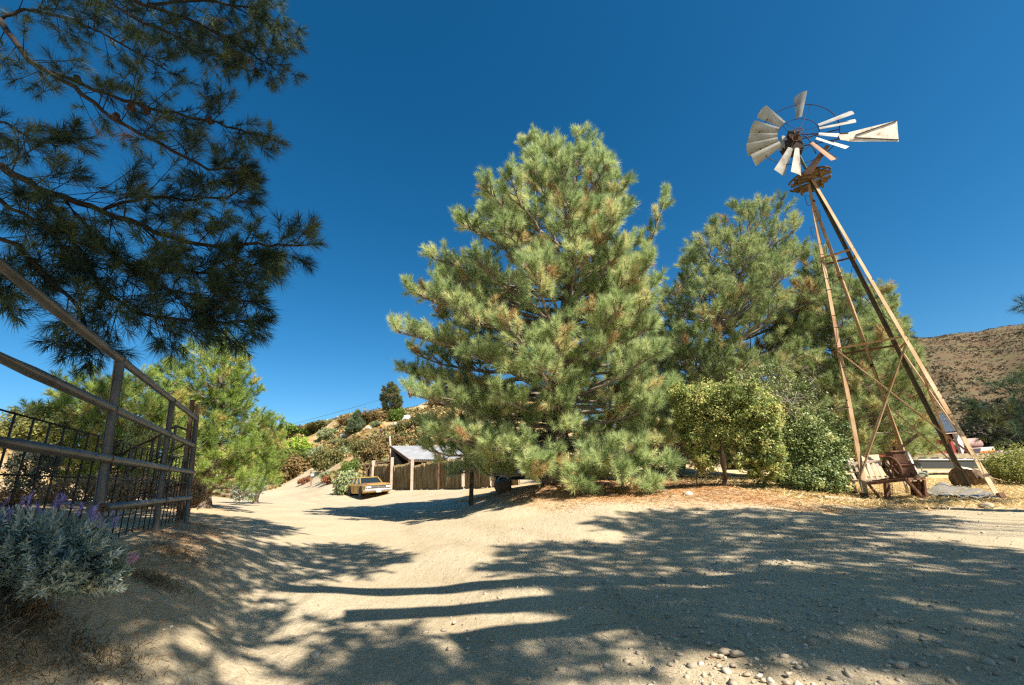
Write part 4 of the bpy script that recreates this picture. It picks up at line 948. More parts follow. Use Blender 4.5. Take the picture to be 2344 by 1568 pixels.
# second layer shades the overhanging pine itself
OP = np.array(to.P); tip_lit = (proj(OP)[0] > 560) | ((proj(OP)[1] < 190) & (proj(OP)[0] > 420) & (to.rg.random(len(OP)) < .5)); 
k = (to.rg.random(len(OP)) < .75) & ~tip_lit
B1 = np.concatenate([lift_out(OP[k] + rg.normal(0, .1, (k.sum(), 3)), rg.uniform(4, 5.5, k.sum())) for _ in range(2)])
B = np.concatenate([B0, B1])
st_ = []
c1 = np.array([9.0, -8.0]); c2 = np.array([18.0, -5.0]); c3 = np.array([3.5, -8.5])
which = np.argmin(np.stack([np.hypot(B[:, 0] - c[0], B[:, 1] - c[1]) for c in (c1, c2, c3)]), 0)
for i, (c_, lab) in enumerate(((c1, 'shade pine standing behind the camera on the right'), (c2, 'shade pine standing beyond the right edge of the picture'), (c3, 'shade pine standing closest behind the camera'))):
    Bi = B[which == i]
    if len(Bi) < 5: continue
    z0 = gz1(*c_); rt = thing('shade_pine', (c_[0], c_[1], z0), lab, 'pine tree')
    tt = Tree(60 + i)
    top_ = max(Bi[:, 2].max(), 9) + .5
    tt.trunk.tube([(c_[0], c_[1], z0 - .1), (c_[0] + .1, c_[1], top_ * .5), (c_[0], c_[1] + .1, top_)], [.38, .26, .08], 10)
    for p in Bi: tt.tuft(p - [0, 0, .05], unit(rg.normal(0, .7, 3) + [0, 0, .3]), .30, rg.random() * .7)
    for j in rg.choice(len(Bi), min(40, len(Bi)), replace=False):
        p = Bi[j]
        _l = np.array([[c_[0], c_[1], max(p[2] - 1, 2)]]) * (1 - np.linspace(0, 1, 12)[:, None]) + p * np.linspace(0, 1, 12)[:, None]
        if not outside(_l, 60).all(): continue
        h = max(p[2] - .25 * np.hypot(p[0] - c_[0], p[1] - c_[1]), 2.0); tt.wood.tube([(c_[0], c_[1], h), (p + [c_[0], c_[1], h]) / 2 + [0, 0, .15], p], [.03, .016, .006], 4, False)
    tt.finish(rt, 56, .19, .019, NEEDLE, BARK_D, BARK, 1, 0, 60 + i)
    print('shade', i, len(Bi))
# planks added out of view, set up the sun rays to throw three dark bars
pf = thing('shadow_planks', (6.5, -.5, gz1(6.5, -.5)), 'unseen planks added out of frame on the right to throw three shadow bars', 'shadow caster')
for a_, c_, w_, t_ in (((640, 1343), (1560, 1331), .32, 7.4), ((788, 1412), (1560, 1360), .32, 7.0), ((1040, 1466), (1560, 1398), .30, 6.8)):
    A_ = hit(*a_) + SUN * t_; B_ = hit(*c_) + SUN * t_
    mb = MB(); mb.bar(A_, B_ + (B_ - A_) * .25, w_, .05, SUN); mb.build('plank', WOODG, pf)

# ------------------------------------------------------------------ oaks and bushes near the windmill
def bush(name, label, cat, blobs, size, material, base, seed, trunk=None, tmat=None, group=None, leafname='crown', shoots=0, **kw):
    root = thing(name, base, label, cat, group)
    if trunk:
        mb = MB()
        for pth, r in trunk: mb.tube(pth, r, 8)
        mb.build('trunk', tmat or BARK, root)
    if shoots:
        rs = np.random.default_rng(seed + 5); ex = []
        for _ in range(shoots):
            c_, r_, n_ = blobs[int(rs.integers(0, len(blobs)))]; d_ = unit(rs.normal(size=3) + [0, 0, .35]); ex.append((np.asarray(c_) + d_ * np.asarray(r_) * rs.uniform(.95, 1.3), rs.uniform(.05, .15, 3), 90))
        blobs = list(blobs) + ex
    V, F, tn = leaves(blobs, size, seed, **kw); link_np(leafname, V, F, material, root, tn)
    return root
ob = lambda px, py, Y: at(px, py, Y)
gO = hit(1660, 1115)
YO = 12.0; pr = lambda d: d * YO / FPX * 1.08
def pxblob(px, py, rx, ry, Y, n, rz=None):
    s = Y / FPX * 1.1; return (at(px, py, Y), (rx * s, (rx if rz is None else rz) * s * .9, ry * s), n)
bl = [pxblob(1610, 925, 55, 40, 12.2, 9000), pxblob(1680, 925, 60, 45, 11.8, 11000), pxblob(1738, 945, 42, 48, 11.9, 8000), pxblob(1600, 985, 40, 45, 12.3, 7000), pxblob(1660, 975, 60, 45, 12.2, 8000),
      pxblob(1752, 1010, 32, 58, 11.9, 7000), pxblob(1610, 1040, 30, 35, 12.3, 4500), pxblob(1560, 905, 38, 20, 12.2, 3500), pxblob(1690, 1045, 22, 22, 12, 1500), pxblob(1750, 1070, 38, 28, 12.2, 4000)]
tk = at(1655, 1010, 12.1); f_ = lambda px, py, Y=12.1: at(px, py, Y)
bush('oak_tree', 'yellow green round oak with bare dark trunk in front of the pines', 'oak tree', [(c_, r_, int(n_ * 1.4)) for c_, r_, n_ in bl], .034, OAKLEAF, gO, 71,
     [([gO - [0, 0, .05], f_(1657, 1060), tk, f_(1650, 960)], [.12, .10, .09, .06]), ([tk, f_(1700, 970), f_(1740, 940)], [.06, .04, .02]), ([tk, f_(1610, 970), f_(1590, 930)], [.06, .04, .02]),
      ([hit(1596, 1112), f_(1592, 1085), f_(1600, 1060)], [.012, .01, .008]), ([hit(1640, 1110), f_(1652, 1095), f_(1640, 1068)], [.012, .01, .008])], clump=.11, sub=80, inner=.45, tlo=.05, thi=.86, shoots=110)
gB = hit(1805, 1122)
OAK2 = leafmat('oak_leaves_dark', [(0, (.08, .12, .045)), (.35, (.22, .29, .10)), (.7, (.42, .47, .17)), (.9, (.58, .57, .23)), (1, (.50, .34, .16))], .2, .45, .4)
bl = [pxblob(1850, 1000, 60, 55, 12.4, 10000), pxblob(1880, 1050, 46, 52, 12.2, 9000), pxblob(1830, 1060, 45, 50, 12.6, 8000), pxblob(1895, 1090, 34, 30, 12.0, 5500), pxblob(1870, 1100, 45, 28, 11.9, 6000), pxblob(1810, 960, 35, 40, 12.8, 4500), pxblob(1900, 990, 35, 40, 12.6, 4000), pxblob(1820, 1105, 30, 20, 12.2, 2500)]
bush('oak_bush', 'dense dark green oak bush reaching the ground left of the windmill', 'bush', bl, .034, OAK2, gB, 72, [([gB, f_(1815, 1090, 12.4), f_(1835, 1050, 12.4)], [.16, .12, .06])], clump=.14, sub=70, inner=.4, shoots=90)
# dead vine
root = thing('dead_vine', f_(1790, 930, 13), 'tangled grey leafless vine between the oak and the dark bush', 'vine'); mb = MB(); rg = np.random.default_rng(5)
for k in range(150):
    a = at(rg.normal(1770, 45), rg.normal(895, 28), 12.4 + rg.normal(0, .3)); d = rg.normal(0, .22, (3, 3)) + [0.04, 0, -.06]
    mb.tube([a, a + d[0], a + d[0] + d[1], a + d[0] + d[1] + d[2]], [.007, .006, .005, .003], 3, False)
mb.build('stems', mat('grey_vine', [(.3, (.26, .21, .17)), (.7, (.48, .41, .34))], 9), root)
V, F, tn = leaves([pxblob(1750, 865, 60, 22, 12.6, 2500), pxblob(1830, 900, 40, 30, 12.8, 2500)], .034, 9); link_np('leaves', V, F, OAK2, root, tn)
YB = bushmat('yellow_green_bush', (.16, .20, .06), (.34, .36, .10), (.55, .52, .14))
bush('broom_bush', 'feathery yellow green bush at the right edge behind the straw', 'bush', [pxblob(2335, 1065, 55, 32, 13, 8000), pxblob(2300, 1075, 30, 22, 13, 3000)], .03, YB, hit(2330, 1105), 73, clump=.16)
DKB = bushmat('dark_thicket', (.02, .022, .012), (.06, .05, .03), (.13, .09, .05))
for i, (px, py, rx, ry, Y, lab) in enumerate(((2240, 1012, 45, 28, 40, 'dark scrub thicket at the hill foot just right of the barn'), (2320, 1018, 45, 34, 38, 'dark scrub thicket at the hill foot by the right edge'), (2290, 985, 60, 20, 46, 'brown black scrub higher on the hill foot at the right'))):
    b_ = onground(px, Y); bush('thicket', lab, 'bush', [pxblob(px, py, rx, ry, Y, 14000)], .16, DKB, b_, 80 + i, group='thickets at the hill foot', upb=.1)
# shrubs behind the fence
RB = bushmat('rabbitbrush', (.20, .22, .08), (.48, .48, .15), (.72, .66, .22))
bush('rabbitbrush', 'yellow flowering bush behind the mesh at the far left', 'bush', [pxblob(85, 975, 62, 36, 11, 6500), pxblob(40, 1000, 50, 28, 11, 3500), pxblob(120, 1010, 35, 28, 11, 2500)], .035, RB, hit(80, 1120), 90, [([hit(80, 1120), at(80, 1040, 11), at(70, 990, 11)], [.03, .02, .012])], BARK_G, clump=.12)
bush('grey_shrub', 'dark grey green shrub below the yellow flowering bush', 'bush', [pxblob(75, 1070, 40, 42, 9.5, 5000)], .03, bushmat('grey_shrub', (.05, .06, .04), (.14, .15, .10), (.26, .26, .17)), hit(75, 1135), 91, clump=.12)
bush('pale_shrub', 'pale yellow green shrub right of the yellow flowering bush', 'bush', [pxblob(320, 1010, 28, 45, 10.5, 4000)], .03, RB, hit(320, 1130), 92, [([hit(320, 1130), at(320, 1020, 10.5)], [.03, .015])], BARK_G)
DRYB = bushmat('dry_brown_brush', (.20, .10, .045), (.45, .27, .12), (.66, .48, .25))
for i, (px, py, rx, ry, Y) in enumerate(((200, 1120, 70, 22, 9.5), (330, 1125, 70, 26, 9), (60, 1135, 60, 16, 10), (420, 1130, 40, 25, 11))):
    bush('dry_brush', ('low brown dry brush behind the fence below the wide pine', 'low brown dry brush behind the right half of the fence', 'orange brown dry brush at the far left behind the mesh', 'dry brush at the far end of the fence')[i], 'bush', [pxblob(px, py, rx, ry, Y, 6000)], .025, DRYB, onground(px, Y), 95 + i, group='dry brush behind the fence', upb=.2)
bush('grey_sage', 'silvery grey sage bush at the road edge below the small low pine', 'bush', [pxblob(572, 1115, 26, 20, 21, 6000), pxblob(555, 1128, 20, 14, 20, 3000)], .035, bushmat('sage', (.16, .19, .14), (.36, .40, .30), (.55, .58, .46)), hit(572, 1138), 99)

# ------------------------------------------------------------------ hillside plants
protos = {}
def bproto(key, stops, cat):
    V, F, tn = leaves([((0, 0, .45), (1.0, 1.0, .62), 2600), ((.55, .2, .3), (.55, .5, .42), 900), ((-.5, -.3, .32), (.5, .6, .4), 900)], .075, len(protos) + 200, clump=.14, sub=45, upb=.4)
    protos[key] = (V, F, tn, bushmat(key + '_leaf', *stops))
bproto('olive', ((.07, .075, .02), (.17, .16, .05), (.30, .27, .09)), 'bush')
bproto('green', ((.05, .09, .015), (.14, .21, .03), (.28, .36, .06)), 'bush')
bproto('lime', ((.13, .20, .02), (.34, .46, .05), (.52, .62, .12)), 'bush')
bproto('pale', ((.16, .20, .08), (.34, .39, .18), (.54, .57, .32)), 'bush')
bproto('red', ((.18, .06, .035), (.36, .14, .07), (.48, .27, .13)), 'bush')
bproto('brown', ((.10, .07, .025), (.25, .17, .06), (.38, .28, .12)), 'bush')
_first = {}
def hb(key, px, py, w_, h_, label):
    """bush whose foot is at px,py in the photograph and w_ x h_ survey units large"""
    p = hit(px, py, 20, 260); s = p[1] / FPX * .5
    sc = (w_ * s, w_ * s, h_ * s * 2 / 1.05)
    if key not in _first:
        V, F, tn, m = protos[key]; o = link_np(key + '_bush', V, F, m, None, tn); o.location = tuple(p); o.scale = sc; _first[key] = o
        return tag(o, label, 'bush', 'bushes on the left hillside')
    c = _first[key].copy(); COL.objects.link(c); c.location = tuple(p); c.scale = sc; c.rotation_euler = (0, 0, random.random() * 6)
    c['label'] = label
for a_ in [
 ('pale', 752, 1002, 46, 20, 'grey green round bush on the slope left of the small conifer'),
 ('lime', 680, 1038, 55, 34, 'bright lime green bush on the lower hillside'),
 ('green', 690, 1068, 72, 38, 'large dark green bush under the lime green one'),
 ('pale', 722, 1062, 36, 36, 'pale silvery bush right of the large dark green bush'),
 ('olive', 752, 1072, 62, 44, 'olive bush left of the sandy gully'),
 ('pale', 787, 1048, 30, 24, 'small pale bush at the top of the sandy gully'),
 ('olive', 800, 1034, 48, 28, 'olive bush above the sandy gully'),
 ('olive', 836, 1048, 48, 40, 'dark olive bush right of the sandy gully'),
 ('brown', 862, 1058, 58, 42, 'brown green bush left of the shed roof'),
 ('brown', 662, 1098, 92, 50, 'big brown bush just above the road at the left'),
 ('pale', 634, 1036, 24, 16, 'pale bush low on the hill beside the pine'),
 ('green', 618, 1078, 70, 56, 'green bush next to the small low pine'),
 ('green', 800, 1092, 44, 34, 'green bush standing behind the parked station wagon'),
 ('pale', 796, 1128, 62, 46, 'pale yellow green bush touching the rear of the station wagon'),
 ('pale', 760, 1092, 60, 12, 'low pale grass clump on the sand above the wooden sign'),
 ('red', 700, 1106, 30, 12, 'low reddish bush behind the left sign post'),
 ('red', 762, 1104, 46, 16, 'low reddish bush right of the wooden sign'),
 ('pale', 897, 1010, 34, 14, 'pale bush just above the shed roof corner'),
 ('brown', 905, 1020, 60, 20, 'brown bush just above the grey shed roof'),
 ('olive', 922, 990, 34, 26, 'dark bush on the slope below the tall dark conifer'),
 ('brown', 850, 966, 70, 24, 'brown ridge bush left of the tall dark conifer'),
 ('brown', 795, 970, 40, 12, 'greyish ridge bush left of the small conifer'),
 ('olive', 735, 982, 60, 18, 'low dark ridge bush on the left half of the ridge'),
 ('brown', 690, 992, 60, 16, 'low brown bush below the umbrella shaped pine'),
 ('olive', 628, 1012, 46, 20, 'olive bush at the left foot of the umbrella shaped pine'),
 ('green', 910, 962, 40, 24, 'green bush at the foot of the tall dark conifer'),
 ('pale', 862, 975, 30, 10, 'low pale bush beside the scarecrow'),
 ('pale', 735, 1010, 16, 8, 'tiny pale bush in the middle of the red slope'),
 ('pale', 772, 1015, 18, 10, 'tiny pale bush above the olive one on the red slope'),
 ('olive', 965, 975, 60, 24, 'olive bush half hidden by the left edge of the largest pine'),
 ('brown', 1010, 935, 70, 24, 'brown ridge bush behind the largest pine'),
 ('olive', 590, 1095, 60, 40, 'olive bush behind the silvery sage')]: hb(*a_)
# scrub too many to count on both hills
def hill_samp(boxfn, n, seed):
    rg = np.random.default_rng(seed); return boxfn(rg, n)
def scrub(name, X, Y, s, material, seed, k=14, rr=1.0, hs=.5):
    rg = np.random.default_rng(seed); Z = gz(X, Y); n = len(X)
    ix = np.repeat(np.arange(n), k); off = rg.normal(0, .5, (n * k, 3)); off[:, 2] = abs(off[:, 2]) * hs
    P = np.stack([X, Y, Z], -1)[ix] + off * s[ix][:, None] * rr
    N_ = unit_rows(rg.normal(0, .7, (n * k, 3)) + [0, 0, .6]); A = unit_rows(np.cross(N_, rg.normal(size=(n * k, 3)))); B_ = np.cross(N_, A); q = (s[ix] * .32 * (.5 + rg.random(n * k)))[:, None]
    V = np.stack([P - A * q, P + B_ * q * .6, P + A * q, P - B_ * q * .6], 1).reshape(-1, 3)
    t = np.clip(rg.random(n)[ix] * .8 + rg.normal(0, .08, n * k), 0, 1)
    return tag(link_np(name, V, [np.arange(n * k * 4).reshape(-1, 4)], material, tint=np.repeat(t, 4)), kind='stuff')
rg = np.random.default_rng(77)
SCR = leafmat('hill_scrub_red', [(0, (.08, .10, .03)), (.35, (.18, .19, .06)), (.55, (.34, .20, .08)), (.75, (.46, .32, .14)), (1, (.50, .46, .26))], .1)
n = 20000; th = rg.uniform(-.62, .12, n); r = np.exp(rg.uniform(math.log(46), math.log(150), n)); X = np.sin(th) * r; Y = np.cos(th) * r
z_ = zones(X, Y)[2]; dens = (np.sin(X * .31) + np.sin(Y * .23 + X * .1) + rg.normal(0, .7, n)) > -.1
k = (z_ > .5) & dens; scrub('hill_brush', X[k], Y[k], .35 + .55 * rg.random(k.sum()), SCR, 1)
SCR2 = leafmat('hill_scrub_brown', [(0, (.08, .08, .04)), (.3, (.13, .115, .06)), (.5, (.17, .105, .06)), (.7, (.20, .15, .085)), (.9, (.28, .24, .13)), (1, (.22, .23, .09))], .1)
n = 34000; th = rg.uniform(.62, 1.02, n); r = np.exp(rg.uniform(math.log(48), math.log(300), n)); X = np.sin(th) * r; Y = np.cos(th) * r
k = (np.sin(X * .4) * np.cos(Y * .33) + rg.normal(0, .8, n)) > -.35; scrub('slope_brush', X[k], Y[k], (.35 + .6 * rg.random(k.sum()) ** 2), SCR2, 2, 10, 1.2, .35)
for px, py, lab in ((2088, 772, 'tiny lone conifer on the right hill skyline beside the windmill leg'),):
    p = hit(px, py + 8, 100, 260); t = Tree(3); 
    root = thing('small_conifer', p, lab, 'conifer'); t.trunk.tube([p, p + [0, 0, 5]], [.2, .05], 6)
    for q in range(60): 
        z = rg.uniform(1, 5.5); t.tuft(p + [rg.normal(0, .7), rg.normal(0, .7), z], unit(rg.normal(size=3) + [0, 0, .4]), .6, .2)
    t.finish(root, 30, .5, .08, NEEDLE_D, BARK, BARK)
V_, F_, t_ = leaves([((0, 0, 0), (3.4, 3, 1.3), 2500)], .22, 5)
p = hit(2130, 770, 100, 260); o = link_np('skyline_bush', V_ + p, F_, bushmat('skyline_bush', (.06, .06, .02), (.14, .13, .05), (.24, .2, .08)), None, t_, loc=p); tag(o, 'dark low bush on the right hill skyline near the windmill leg', 'bush')
# conifers on the left hill
kwh = dict(K=40, nl=.45, nw=.06, L=.5, twl=1.4, ntw=6, nsub=2, name='hill_conifer', cat='conifer', group='conifers on the left hill')
DKC = leafmat('hill_conifer_dark', [(0, (.04, .06, .025)), (.4, (.11, .14, .055)), (.8, (.24, .25, .10)), (1, (.36, .26, .12))], .2)
PLC = leafmat('hill_conifer_pale', [(0, (.07, .10, .05)), (.5, (.20, .26, .13)), (1, (.38, .42, .24))], .2)
p = hit(895, 958, 50, 200); pine('tall dark olive conifer on the ridge above the shed', (0, 0), (897, 878), [(880, 890, 903), (895, 876, 912), (915, 872, 920), (935, 876, 922), (950, 885, 915)], float(p[1]), 60, 101, base=p, trunk_r=.35, mat_n=DKC, **kwh)
p = hit(812, 990, 50, 200); pine('small pale cone shaped conifer on the hillside', (0, 0), (818, 943), [(945, 814, 822), (962, 804, 830), (980, 794, 832), (988, 792, 832)], float(p[1]), 45, 102, base=p, trunk_r=.2, mat_n=PLC, **kwh)
GRC = leafmat('umbrella_green', [(0, (.06, .11, .02)), (.5, (.20, .30, .05)), (1, (.38, .46, .12))], .25)
for (px, py, w_, h_, lab) in ((652, 1008, 42, 38, 'umbrella shaped green pine on the left end of the ridge'), (697, 1000, 26, 18, 'smaller round green tree right of the umbrella shaped pine')):
    p = hit(px, py, 50, 230); Yp = float(p[1]); sc = Yp / FPX
    top = at(px + 5, py - h_ * .7, Yp)
    bush('umbrella_pine', lab, 'tree', [(top, (w_ * .5 * sc, w_ * .5 * sc, h_ * .22 * sc), 2600), (top + [w_ * .25 * sc, 0, -h_ * .12 * sc], (w_ * .3 * sc, w_ * .3 * sc, h_ * .15 * sc), 1200)], .26, GRC, p, 110 + px, [([p, (p + top) / 2, top], [.25, .2, .15])], BARK, group='green trees on the ridge')
ROCK = mat('pale_rock', [(.3, (.42, .36, .28)), (.7, (.62, .55, .45))], 2)
# pale boulders
for px, py, s_, lab in ((932, 962, .8, 'white boulder on the slope right of the tall conifer'), (905, 976, .6, 'pale boulder beside the ridge bushes'), (845, 982, .5, 'cream boulder on the slope above the scarecrow'), (786, 1000, .6, 'upright pale rock on the red slope'), (914, 1018, .35, 'small white rock at the roof ridge')):
    p = hit(px, py, 40, 200); mb = MB(); mb.blob(p + [0, 0, s_ * .3], (s_ * 1.3, s_, s_ * .8), .25, px); tag(mb.build('boulder', WHITE if 'white' in lab else ROCK, None, p), lab, 'boulder', 'boulders on the left hillside')

# ------------------------------------------------------------------ pipe fence on the bank
fdir = ray(650, 1112); fdir = fdir / fdir[1]; fdir[2] = 0.0
pfn = thing('pipe_fence', hit(430, 1177), 'grey galvanised pipe rail fence with wire mesh on the left bank', 'fence')
def railp(px, py, Y): return at(px, py, 7.1) + fdir * (Y - 7.1)
rails = [(449, 958), (443, 1020), (441, 1081), (436, 1139)]
for i, (px, py) in enumerate(rails):
    pts_ = [railp(px, py, y) for y in ((.7 if i < 3 else 3.45), 2.4, 3.75, 5.35, 7.12)]
    if i == 3: pts_ = [pts_[0]] + pts_[2:]
    mb = MB(); mb.tube(pts_, .033, 12); mb.build('rail', GALV, pfn)
def rail_y_at(px_):
    ys = np.linspace(1, 7.2, 800); P = np.array([railp(449, 958, y) for y in ys]); return ys[int(np.argmin(abs(proj(P)[0] - px_)))]
for tpx, bx_, by_, r_ in ((275, 213, 1262, .040), (395, 357, 1203, .038), (449, 429, 1182, .036)):
    y = rail_y_at(tpx); T_ = railp(449, 958, y); B_ = at(bx_, by_, y); B_[2] = min(B_[2], gz1(B_[0], B_[1]) - .02)
    mb = MB(); mb.tube([B_, T_ - [0, 0, .02]], r_, 12); o = mb.build('post', GALV, pfn)
    for i, (px, py) in enumerate(rails):
        c_ = railp(px, py, y); mb = MB(); mb.tube([c_ - fdir * .012, c_ + fdir * .012], .0365, 12); mb.build('weld', PIPE_RUST, o)
# mesh
side = unit([-1, .25, 0]); m0 = at(431, 1055, 7.3); zt_ = m0[2]
mb = MB(); ys = np.arange(.9, 7.4, .2)
for y in ys:
    p = m0 + fdir * (y - 7.3); g_ = gz1(p[0], p[1]); mb.tube([[p[0], p[1], g_], p + [0, 0, .0]], .0065, 5)
for k in range(6):
    z = -.15 * k * 1.15; mb.tube([m0 + fdir * (.8 - 7.3) + [0, 0, z], m0 + fdir * (4 - 7.3) + [0, 0, z + .006], m0 + [0, 0, z]], .0075, 5)
mb.build('wire_mesh', WIRE, pfn)
# second open gate of pipes and wire behind, with two wooden posts
gt = thing('wire_gate', at(370, 1150, 8.8), 'open pipe gate with wire netting seen through the fence', 'gate')
Yg = 8.8; GP = lambda x, y, d=0: at(x, y, Yg + d)
mb = MB(); mb.tube([GP(262, 1046), GP(300, 1028), GP(352, 1004), GP(403, 975), GP(430, 985)], .022, 8); mb.tube([GP(300, 1075), GP(370, 1045), GP(436, 1010)], .018, 8); mb.tube([GP(322, 1130), GP(430, 1105)], .02, 8); mb.tube([GP(350, 1060), GP(440, 1040)], .015, 8); mb.build('rails', DKMET, gt)
for a_, c_ in (((352, 1003), (325, 1158)), ((367, 994), (346, 1158)), ((403, 973), (378, 1156)), ((300, 1028), (283, 1158))):
    mb = MB(); mb.tube([GP(*c_), GP(*a_)], .026, 8); mb.build('post', GALV, gt)
mb = MB()
for k in range(18):
    f = k / 17; a_ = np.array([300 + 135 * f, 1040 - 40 * f]); c_ = np.array([284 + 130 * f, 1158]); mb.tube([GP(*c_), GP(*a_)], .003, 4)
for k in range(8):
    f = k / 7; mb.tube([GP(290, 1060 + 95 * f), GP(432, 1030 + 122 * f)], .003, 4)
mb.build('netting', plain('grey_wire', (.35, .36, .34), .5, .4), gt)
for i, (a_, c_, lab) in enumerate((((441, 915), (414, 1168), 'taller leaning grey wooden post behind the end of the pipe fence'), ((453, 925), (430, 1168), 'split topped grey wooden post touching the end of the pipe fence'))):
    mb = MB(); A_, C_ = at(*a_, 8.2), at(*c_, 8.2); C_[2] = gz1(C_[0], C_[1]) - .03; mb.bar(C_, A_, .085, .075, [0, 1, 0], .07, .05); tag(mb.build('wooden_post', WOODD, None, C_, bevel=.008), lab, 'post', 'wooden posts at the fence end')

# ------------------------------------------------------------------ lavender-like bush on the bank
LV = leafmat('silver_leaves', [(0, (.09, .13, .10)), (.4, (.25, .33, .26)), (.75, (.48, .55, .45)), (1, (.64, .66, .52))], .15, .6)
PUR = leafmat('purple_flowers', [(0, (.16, .13, .34)), (.5, (.28, .25, .56)), (.8, (.42, .34, .60)), (1, (.60, .36, .48))], .3)
lvb = np.array([-2.55, 2.5, 0]); lvb[2] = gz1(lvb[0], lvb[1])
lv = thing('lavender_bush', lvb, 'silvery green lavender bush with purple flower spikes on the left bank', 'lavender')
rg = np.random.default_rng(91); P = []; D = []; L = []; T = []; fl = []; mbw = MB()
tips = []
for k in range(620):
    px = rg.uniform(-140, 285); topy = np.interp(px, [-140, 0, 100, 230, 285], [1165, 1168, 1162, 1190, 1290]); py = topy + (1360 - topy) * rg.random() ** 1.1
    if px > 150: py = min(py, 1345)
    if px < 40 and py > 1320: py -= 60
    Y = rg.uniform(2.25, 2.85) if py < 1230 else rg.uniform(2.1, 2.5)
    tips.append(at(px, py, Y))
for _ in range(150): tips.append(at(rg.uniform(60, 200), rg.uniform(1270, 1350), rg.uniform(2.0, 2.2)))
for _ in range(70): tips.append(at(rg.uniform(215, 300), rg.uniform(1245, 1330), rg.uniform(2.15, 2.35)))
cbase = lvb + np.array([0, -.05, .02])
for e in tips:
    b0 = cbase + (e - cbase) * .15 + rg.normal(0, .05, 3) * [1, 1, .2]; b0[2] = max(b0[2], gz1(b0[0], b0[1]))
    mid = (b0 + e) / 2 + [0, 0, .04]; path = bez(b0, mid, e, 4); mbw.tube(path, [.003, .0026, .002, .0012], 3, False)
    d = unit(e - mid + [0, 0, .08]); tt = rg.uniform(.25, .95)
    for q_, l_ in ((1, .09), (.78, .08)):
        p = mid + (e - mid) * q_; P.append(p - d * l_); D.append(d); L.append(l_ * 1.1); T.append(tt if q_ == 1 else tt - .15)
    if True:
        p = b0 + (e - b0) * rg.uniform(.3, .6); P.append(p); D.append(d); L.append(.08); T.append(.12)
mbw.build('stems', mat('lavender_stem', [(.3, (.14, .13, .09)), (.7, (.30, .29, .22))], 9), lv)
V, F, tn = needles(np.array(P), np.array(D), np.array(L), np.array(T), 16, .036, .0065, 2, .1, 7, (60, 15)); link_np('foliage', V, F, LV, lv, tn)
P2 = []; D2 = []; L2 = []; T2 = []
for px, py, n in ((20, 1172, 6), (60, 1160, 8), (130, 1158, 9), (175, 1165, 5), (215, 1175, 9), (232, 1190, 4), (50, 1270, 3), (5, 1180, 4), (265, 1200, 3), (-60, 1165, 9), (95, 1168, 4)):
    for k in range((n + 1) // 2):
        e = at(px + rg.normal(0, 9), py + rg.normal(0, 7), 2.35 + rg.uniform(-.1, .25)); d = unit([rg.normal(0, .35), rg.normal(0, .3), 1]); P2.append(e - d * .03); D2.append(d); L2.append(.06 + .03 * rg.random()); T2.append(rg.uniform(.1, .7))
for k in range(4): P2.append(at(283 + k * 4, 1283 + k * 3, 2.2)); D2.append(unit([.6, 0, .5])); L2.append(.04); T2.append(.95)
V, F, tn = needles(np.array(P2), np.array(D2), np.array(L2), np.array(T2), 34, .017, .0055, 1, 0, 8, (55, 25)); link_np('flowers', V, F, PUR, lv, tn)
# dead grass below it
def tuftgrass(name, label, c, n, r, h, material, seed, lean=.5):
    rg = np.random.default_rng(seed); X = c[0] + rg.normal(0, r, n); Y = c[1] + rg.normal(0, r, n); Z = gz(X, Y)
    P = np.stack([X, Y, Z], -1); D = unit_rows(np.stack([rg.normal(.1, lean, n), rg.normal(-.15, lean, n), np.abs(rg.normal(.6, .4, n))], -1)); l = h * (.4 + rg.random(n))[:, None]
    s = unit_rows(np.cross(D, rg.normal(size=(n, 3)))) * .0016; m1 = P + D * l * .5; e = P + D * l + np.array([0, 0, -1]) * l * .45
    e[:, 2] = np.maximum(e[:, 2], gz(e[:, 0], e[:, 1]) + .004)
    V = np.stack([P - s, P + s, m1 + s, m1 - s, e], 1).reshape(-1, 3); b = np.arange(n)[:, None] * 5
    o = link_np(name, V, [b + np.array([[0, 1, 2, 3]]), b + np.array([[3, 2, 4]])], material, None, np.repeat(rg.random(n), 5), loc=(c[0], c[1], gz1(c[0], c[1]))); return tag(o, label, 'dry grass', None, 'stuff')
tuftgrass('dry_grass_clump', 'straggly dead brown grass hanging under the lavender bush', (-2.15, 2.0), 700, .14, .08, DRYG := leafmat('dead_grass', [(0, (.10, .065, .03)), (.5, (.22, .15, .075)), (1, (.42, .31, .17))], .15), 1)
tuftgrass('dry_grass_clump', 'light straw clump at the far left under the lavender', tuple(hit(25, 1420)[:2]), 700, .09, .10, DRYG, 2)
tuftgrass('dry_grass_clump', 'dark needle and grass clump near the bottom left corner', tuple(hit(210, 1500)[:2]), 700, .12, .06, DRYG, 3)
tuftgrass('dry_grass_clump', 'small dry grass clump on the bank slope right of the lavender', tuple(hit(345, 1330)[:2]), 700, .12, .10, DRYG, 4)
tuftgrass('dry_grass_clump', 'small dry clump on the bank below the middle fence post', tuple(hit(400, 1265)[:2]), 700, .16, .09, DRYG, 5)

